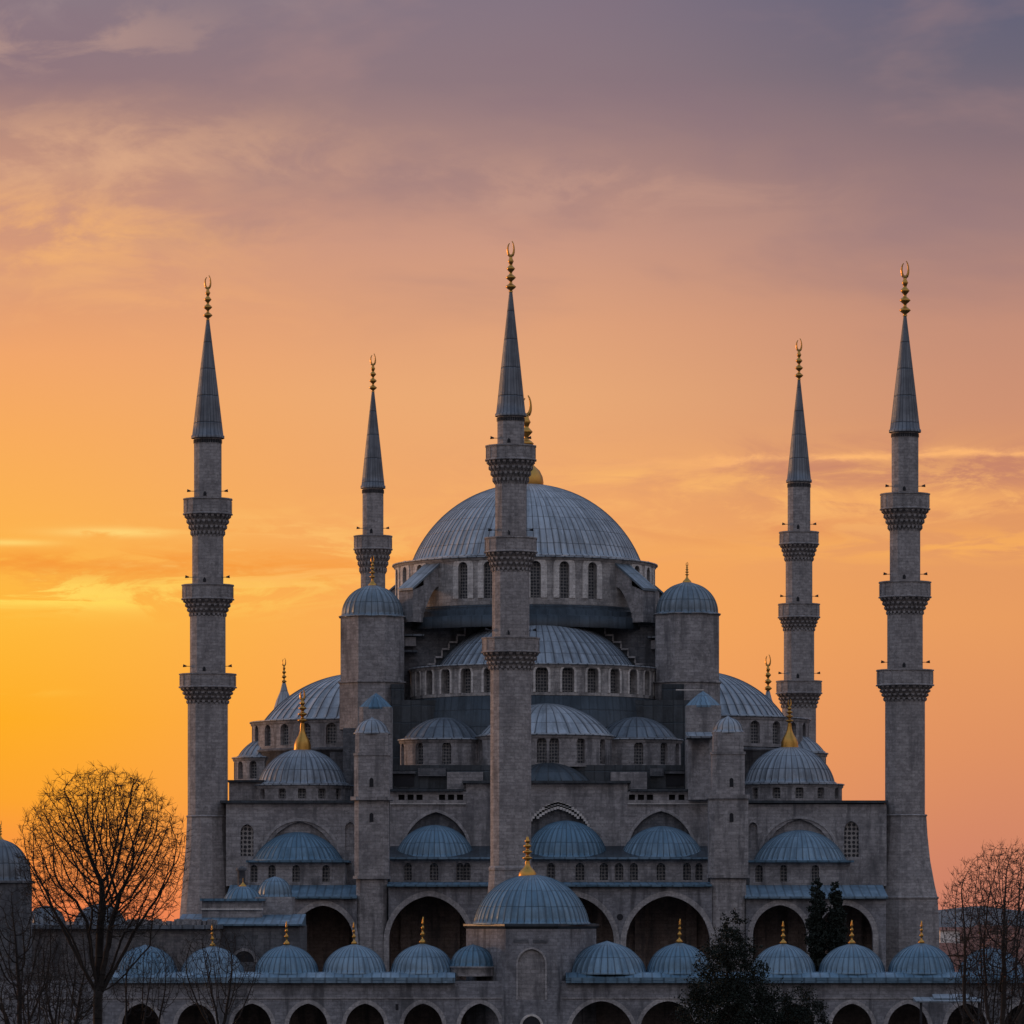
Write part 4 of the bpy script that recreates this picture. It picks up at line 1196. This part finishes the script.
mb = MB(); op = (X(244,YL), 0.9, Z(962,YL), Z(951,YL)-0.9, 0.9, 'round'); pane(mb, flatP(YL-0.02), op, 0); w_ = mb.build('window', 'slot', an)
mb = MB(); band(mb, flatP(YL), arch_path(*op), 0.25, 0.08); mb.build('window_surround', 'stone', w_)

low = thing('walled_outbuilding', (X(90,405), 405, 0), 'long low stone outbuilding behind the bare trees, with flattened domes on its roof', 'building')
block(low, 'wall', 'stone_rough', -60, 216, 929, 1048, 405, 416)
block(low, 'roof', 'lead_mid', -62, 218, 925, 928.9, 404.5, 416.5)
for px, hw, yt in ((46,19,906),(100,26,904)):
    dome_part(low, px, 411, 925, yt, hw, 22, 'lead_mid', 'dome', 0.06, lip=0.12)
# rough pale coping
rg = random.Random(5); mb = MB()
for i in range(60):
    px = rg.uniform(126, 214); w = rg.uniform(1, 3.2)
    boxpx(mb, px-w, px+w, 925-rg.uniform(2.5, 6.5), 925.2, 405+rg.uniform(0, 2), 407.5+rg.uniform(0, 1))
mb.build('rubble_coping', 'stone', low)

tomb = thing('mausoleum', (X(0,400), 404, 0), 'dark domed mausoleum cut off by the left edge of the picture', 'mausoleum')
mb = MB(); cx = X(-1, 398); r = 33*S(398)
mb.lathe(cx, 398, [(r, 0), (r, Z(884,398)), (r+0.25, Z(883,398)), (r+0.25, Z(881,398)), (0.1, Z(879,398))], 16, False, PI/16); mb.build('wall', 'stone_dark', tomb)
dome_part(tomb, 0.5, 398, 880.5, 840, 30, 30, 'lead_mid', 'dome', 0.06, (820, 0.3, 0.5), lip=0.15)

# kiosk roof right
ki = thing('kiosk', (X(950,385), 385, 0), 'open kiosk with a low grey metal roof at the lower right before the arcade', 'kiosk')
mb = MB(); mb.wedge(X(916,385), X(984,385), 385, Z(1001,385), 388, Z(997,388), Z(1002.5,385)); mb.build('roof', 'lead_tower', ki)
mb = MB(); mb.wedge(X(935,385), X(972,385), 386, Z(998.2,386), 387.5, Z(994,387.5), Z(999.5,386)); mb.build('roof_lantern', 'lead_tower', ki)
for px in (921, 979):
    for yy in (385.4, 387.6):
        mb = MB(); mb.box(X(px,yy)-0.1, X(px,yy)+0.1, yy-0.1, yy+0.1, 0, Z(1002.4,385)); mb.build('post', 'dark_metal', ki)
mb = MB(); mb.box(X(922,387.7), X(978,387.7), 387.65, 387.75, 0, 2.2); mb.build('rear_panel', 'dark_metal', ki)

# ------------------------------------------------------------------ far houses on the right
rg = random.Random(21)
def house(px, Y, w, h, d, k):
    z0 = 0
    wl = ['plaster', 'plaster_brown', 'plaster', 'plaster_brown'][k % 4] if k != 99 else 'plaster_white'
    x = X(px, Y)
    side = 'with a white front' if k == 99 else ['beige', 'brown', 'beige', 'brown'][k % 4]
    return x, wl
spots = []
for row, (Y0, n_) in enumerate(((640, 6), (760, 7), (920, 8), (1150, 9), (1500, 10))):
    for i in range(n_):
        px = 938 + (1085-938)*(i+rg.uniform(0.1, 0.9))/n_
        spots.append((px, Y0*rg.uniform(0.96, 1.04), rg.uniform(7, 12), rg.uniform(5.2, 8.8) if row < 2 else rg.uniform(6, 10.5), rg.uniform(8, 12), rg.randrange(4)))
spots.append((950, 900, 3.8, 11.8, 5, 99))
for (px, Y, w, h, d, k) in spots:
    x = X(px, Y)
    wl = {0:'plaster', 1:'plaster_brown', 2:'plaster', 3:'plaster_brown', 99:'plaster_white'}[k]
    if k == 99: lb, g = 'small bright white house front on the far slope just right of the flared minaret base', None
    else: lb, g = 'distant tile roofed house in the dusky town right of the mosque', 'distant houses in the dusky town'
    t = thing('house', (x, Y, 0), lb, 'house', g)
    mb = MB(); mb.box(x-w/2, x+w/2, Y, Y+d, 0, h); mb.build('wall', wl, t)
    mb = MB(); e = 0.4; hz = 2.0 if k != 99 else 0.6
    a = (x-w/2-e, Y-e, h); b2 = (x+w/2+e, Y-e, h); c2 = (x+w/2+e, Y+d+e, h); d2 = (x-w/2-e, Y+d+e, h)
    r0, r1 = (x-w/4, Y+d/2, h+hz), (x+w/4, Y+d/2, h+hz)
    u4 = [(0,0),(1,0),(1,1),(0,1)]
    mb.face([a,b2,r1,r0], u4); mb.face([b2,c2,r1], u4[:3]); mb.face([c2,d2,r0,r1], u4); mb.face([d2,a,r0], u4[:3]); mb.face([d2,c2,b2,a], u4)
    mb.build('roof', 'roof_tile', t)
    nwin = 3 if w > 8 else 2
    for fl in range(int(h//3)):
        for i in range(nwin):
            xx = x - w/2 + w*(i+0.5)/nwin; zz = 1.1 + fl*3
            mb = MB(); mb.box(xx-0.45, xx+0.45, Y-0.06, Y+0.02, zz, zz+1.3); mb.build('window', 'slot', t)

# ------------------------------------------------------------------ trees
def colonize(base, trunk_h, crown_c, crown_r, natt, seed, step=0.35, infl=3.2, kill=0.55, lean=(0,0), hollow=0.0, trunks=None, maxit=150, shape=None):
    rs = np.random.RandomState(seed)
    att = []
    while len(att) < natt:
        p = rs.uniform(-1, 1, 3); q = (p**2).sum()
        if q > 1 or q < hollow: continue
        if shape and not shape(p): continue
        att.append(np.array(crown_c) + p*np.array(crown_r))
    att = np.array(att)
    nodes = [np.array(base, float)]; par = [-1]
    k = int(trunk_h/step)
    for i in range(k):
        nodes.append(nodes[-1] + np.array([lean[0]*step, lean[1]*step, step]) + rs.normal(0, step*0.06, 3)*np.array([1,1,0])); par.append(len(nodes)-2)
    if trunks:
        st = len(nodes)-1
        for d in trunks:
            cur = st
            d = np.array(d, float); L = np.linalg.norm(d); u = d/L
            for i in range(int(L/step)):
                u2 = u + np.array([0, 0, 0.35*i/(L/step)]); u2 /= np.linalg.norm(u2)
                nodes.append(nodes[cur] + u2*step + rs.normal(0, step*0.10, 3)); par.append(cur); cur = len(nodes)-1
    nodes = [np.array(x) for x in nodes]
    near = np.full(len(att), -1); nd = np.full(len(att), 1e9)
    def upd(start):
        arr = np.array(nodes[start:])
        for s0 in range(0, len(arr), 400):
            D = np.linalg.norm(att[:, None, :] - arr[None, s0:s0+400], axis=2)
            m = D.min(1); a = D.argmin(1)
            better = m < nd
            nd[better] = m[better]; near[better] = a[better] + start + s0
    upd(0)
    for it in range(maxit):
        ok = nd < infl*(6 if it < 6 else 1)
        if not ok.any(): break
        dirs = {}
        for ai in np.where(ok)[0]:
            i = near[ai]; v = att[ai]-nodes[i]; L = np.linalg.norm(v)
            if L > 1e-6: dirs.setdefault(i, []).append(v/L)
        start = len(nodes)
        for i, vs in dirs.items():
            v = np.sum(vs, 0) + rs.normal(0, 0.28, 3); L = np.linalg.norm(v)
            if L < 1e-6: continue
            nodes.append(nodes[i] + v/L*step); par.append(i)
        if len(nodes) == start: break
        upd(start)
        keep = nd > kill
        att, nd, near = att[keep], nd[keep], near[keep]
        if len(att) == 0: break
    return nodes, par
def tree_mesh(nodes, par, tip_r, expo=2.3, twigs=2, twig_len=0.5, seed=1, maxr=0.6):
    n_ = len(nodes); rad = np.zeros(n_); child = [0]*n_
    for i in range(n_-1, 0, -1):
        if rad[i] == 0: rad[i] = tip_r**expo
        rad[par[i]] += rad[i]; child[par[i]] += 1
    rad = np.minimum(rad**(1/expo), maxr)
    mb = MB(); rg = random.Random(seed)
    V, Fc = mb.v, mb.f
    def tube(p, q, r0, r1, k):
        p = Vector(p); q = Vector(q); d = (q-p).normalized()
        a = Vector((0,0,1)) if abs(d.z) < 0.9 else Vector((1,0,0))
        u = d.cross(a).normalized(); w = d.cross(u)
        i0 = len(V)
        for (c_, r) in ((p, r0), (q, r1)):
            for i in range(k):
                t = 2*PI*i/k; V.append(tuple(c_ + (u*math.cos(t)+w*math.sin(t))*r))
        for i in range(k):
            j = (i+1) % k
            Fc.append([i0+i, i0+j, i0+k+j, i0+k+i]); mb.uv.append([(0,0)]*4); mb.sm.append(True)
    for i in range(1, n_):
        r1 = rad[i]; r0 = min(rad[par[i]], r1*1.35)
        tube(nodes[par[i]], nodes[i], r0, r1, 8 if r1 > 0.12 else (5 if r1 > 0.04 else 3))
        if child[i] <= 1 and rad[i] < tip_r*3.2:
            d = Vector(nodes[i]-nodes[par[i]]).normalized()
            for _ in range(twigs if child[i] == 0 else (1 if rg.random() < 0.55 else 0)):
                v = (d + Vector((rg.uniform(-1,1), rg.uniform(-1,1), rg.uniform(-0.4,1)))*0.8).normalized()
                L = twig_len*rg.uniform(0.5, 1.3)
                p = Vector(nodes[i]); m_ = p + v*L*0.5; v2 = (v+Vector((rg.uniform(-1,1),rg.uniform(-1,1),rg.uniform(-0.2,0.9)))*0.35).normalized()
                e_ = m_ + v2*L*0.5
                tube(p, m_, tip_r*0.8, tip_r*0.65, 3); tube(m_, e_, tip_r*0.65, tip_r*0.4, 3)
    return mb, rad
def bare_tree(px, Y, label, crown, natt, seed, trunk_h, tip=0.017, leafy=0, material='bark', name='bare_tree', trunks=None, twigs=2, twig_len=0.5, hollow=0.0, lean=(0,0), maxr=0.5, zbase=0.0, infl=3.2, kill=0.5, shape=None, step=0.35):
    """crown = (px0, px1, py0, py1) extent in the picture at depth Y"""
    base = (X(px,Y), Y, zbase)
    t = thing(name, base, label, 'tree')
    cc = at((crown[0]+crown[1])/2, (crown[2]+crown[3])/2, Y)
    rx = (crown[1]-crown[0])/2*S(Y); rz = (crown[3]-crown[2])/2*S(Y)
    nodes, par = colonize(base, trunk_h, (cc.x, Y, cc.z), (rx, rx*0.85, rz), natt, seed, lean=lean, hollow=hollow, trunks=trunks, infl=infl, kill=kill, shape=shape, step=step)
    mb, rad = tree_mesh(nodes, par, tip, 2.25, twigs, twig_len, seed, maxr)
    # split: trunk = thick wood, crown = the rest is one branching mesh
    mb.build('branches', material, t, origin=base)
    if leafy:
        rg = random.Random(seed); mb = MB(); tips = [i for i in range(len(nodes)) if rad[i] < tip*2.2]
        for _ in range(leafy):
            p = Vector(nodes[rg.choice(tips)]) + Vector((rg.gauss(0,.25), rg.gauss(0,.25), rg.gauss(0,.25)))
            u = Vector((rg.gauss(0,1),rg.gauss(0,1),rg.gauss(0,1))).normalized(); w = u.cross(Vector((rg.gauss(0,1),rg.gauss(0,1),rg.gauss(0,1)))).normalized()
            s_ = rg.uniform(0.05, 0.10)
            mb.face([p-u*s_, p+w*s_*0.6, p+u*s_, p-w*s_*0.6], [(0,0)]*4)
        mb.build('leaves', 'leaf_dead', t, origin=base)
    return t

YB = 345.0
_lr = np.random.RandomState(77)
_L = []
for _ in range(46):
    while True:
        q_ = _lr.uniform(-1, 1, 3)
        d_ = (q_**2).sum()
        if 0.10 < d_ < 0.80 and q_[2] > -0.8: break
    _L.append((q_, _lr.uniform(0.16, 0.30)))
def lobes(p):
    if p[2] < -0.80 - 0.15*p[0]: return False
    d_ = (p**2).sum()
    if d_ > 0.86 and _lr.rand() < 0.55: return False
    return not any(((p-q_*1.12)**2).sum() < (r_*0.85)**2 for q_, r_ in _L[:16])
tr = [(-2.9,0.5,4.4),(-1.1,-0.8,5.6),(0.1,0.9,6.6),(1.4,-0.4,6.0),(3.3,0.3,4.4),(-2.1,-1.4,4.2),(2.3,1.4,4.6),(4.4,-0.8,3.2),(-0.5,-1.0,4.4),(-3.6,0.6,3.2)]
bare_tree(98, YB, 'big bare tree with a wide round crown of fine twigs against the yellow sky', (14,190,764,956), 7000, 12, Z(992,YB), 0.0140, trunks=tr, twigs=6, twig_len=0.62, maxr=0.36, infl=2.4, kill=0.33, step=0.3, shape=lobes)
bare_tree(18, 350, 'thin bare tree at the lower left edge of the picture', (-44,66,890,1015), 2200, 5, 5.0, 0.018, trunks=[(-1.2,0,2.6),(1.2,0.2,2.6),(0.1,0,3.2)], maxr=0.2)
bare_tree(66, 356, 'slim bare sapling between the left edge tree and the big round tree', (22,120,925,1030), 2000, 8, 4.6, 0.016, trunks=[(-1,0,2.2),(1,0.2,2.4)], maxr=0.14)
bare_tree(219, 372, 'small bare tree with spreading twigs in front of the left arcade', (172,264,925,1018), 2200, 9, 5.2, 0.016, trunks=[(-1.6,0,2.0),(-.5,0.2,2.6),(.7,0,2.4),(1.7,0,1.8)], maxr=0.16, twigs=3)
bare_tree(1000, 352, 'leaning bare tree with a few rust coloured leaves at the right edge', (938,1090,842,1000), 3900, 15, 4.0, 0.0135, leafy=1500, material='bark_pale', trunks=[(-3.2,0,4.0),(-1.4,0.6,4.6),(0.4,-0.5,4.8),(2.4,0,4.0),(-2.4,-0.6,2.4)], twigs=6, twig_len=0.65, maxr=0.2, kill=0.34)

bare_tree(140, 362, 'low bare bushy tree just right of the big round tree trunk', (108,184,940,1020), 1800, 22, 3.6, 0.016, trunks=[(-1.4,0,1.6),(0,0.2,2.0),(1.3,0,1.6)], maxr=0.14, twigs=4)
bare_tree(40, 340, 'low dark bare thicket at the foot of the left edge tree', (-20,100,965,1040), 2200, 23, 2.6, 0.018, trunks=[(-2.4,0,1.4),(-.8,0.2,1.8),(.8,0,1.8),(2.4,0,1.4)], maxr=0.14, twigs=5)
bare_tree(985, 358, 'low brown bare thicket under the leaning tree at the right edge', (945,1050,945,1035), 2400, 24, 2.8, 0.017, material='bark_pale', trunks=[(-2.0,0,1.6),(-.6,0.2,2.0),(.8,0,1.8),(2.2,0,1.6)], maxr=0.14, twigs=5)

def leaf_cloud(mb, blobs, n_, size, rg, flat=0.6, surf=0.55):
    tot = sum(b[3]*b[4] for b in blobs)
    for (cx, cy, cz, rx, rz) in blobs:
        k = int(n_*rx*rz/tot)
        cl = []
        for _ in range(max(6, k//26)):
            v = Vector((rg.gauss(0,1),rg.gauss(0,1),rg.gauss(0,1))).normalized()*rg.uniform(surf, 1.08)
            cl.append(Vector((cx+v.x*rx, cy+v.y*rx, cz+v.z*rz)))
        for _ in range(k):
            c_ = rg.choice(cl)
            p = c_ + Vector((rg.gauss(0,1),rg.gauss(0,1),rg.gauss(0,1)))*min(rx,rz)*0.16
            u = Vector((rg.gauss(0,1),rg.gauss(0,1),rg.gauss(0,1))).normalized(); w = u.cross(Vector((rg.gauss(0,1),rg.gauss(0,1),rg.gauss(0,1)))).normalized()
            s_ = size*rg.uniform(0.6, 1.4)
            mb.face([p-u*s_, p+w*s_*0.55, p+u*s_, p-w*s_*0.55], [(0,0)]*4)
def evergreen(px, Y, blobs_px, label, n_, size, seed, m_='leaf_evergreen', name='evergreen_tree', cat='tree'):
    rg = random.Random(seed)
    base = (X(px,Y), Y, 0); t = thing(name, base, label, cat)
    top = min(b[1]-b[3] for b in blobs_px)
    zt = Z(top+14, Y)
    mb = MB(); k = 8; pr = None
    for i in range(k+1):
        f = i/k; p = Vector((base[0]+math.sin(f*5)*0.12, Y, zt*f)); r = 0.26*(1-f)+0.03
        if pr: mb.bar(pr[0], p, pr[1], r, 7)
        pr = (p, r)
    for i in range(26):
        f = rg.uniform(0.25, 0.95); a_ = rg.uniform(0, 2*PI); L = 1.6*(1.05-f)+0.4
        p = Vector((base[0], Y, zt*f)); mb.bar(p, p+Vector((math.cos(a_)*L, math.sin(a_)*L, L*0.5)), 0.07*(1.1-f), 0.02, 4)
    mb.build('trunk', 'bark', t, origin=base)
    bl = [(X(b[0],Y), Y+rg.uniform(-0.7,0.7), Z(b[1],Y), b[2]*S(Y), b[3]*S(Y)) for b in blobs_px]
    mb = MB(); leaf_cloud(mb, bl, n_, size, rg); mb.build('crown', m_, t, origin=base)
    return t
evergreen(728, 350, [(733,925,12,13),(728,946,22,18),(741,952,18,16),(716,962,20,16),(735,975,34,20),(712,988,30,18),(747,990,32,20),(727,1010,48,26),(700,1012,24,22),(757,1012,26,20),(728,1050,50,40)],
          'dark evergreen tree with ragged pointed top right of the gatehouse', 30000, 0.10, 4)
evergreen(792, 352, [(776,1008,22,16),(800,1003,20,15),(812,1016,18,14),(790,1022,30,20),(790,1060,36,36)],
          'low dark bush beside the evergreen tree in front of the right arcade', 12000, 0.09, 6, name='bush', cat='bush')
for px, yt, lb, sd, w in ((818, 880, 'taller left cypress of the close pair before the right gallery arches', 31, 9.5), (836, 884, 'right cypress of the close pair before the right gallery arches', 32, 9)):
    bl = []; rg = random.Random(sd)
    y = yt+8
    while y < 985:
        f = min(1, (y-yt)/45)
        bl.append((px+rg.uniform(-1.5,1.5), y, w*(0.42+0.62*f**0.7), 10)); y += 7
    evergreen(px, 412, bl, lb, 9000, 0.13, sd, 'leaf_cypress', 'cypress')
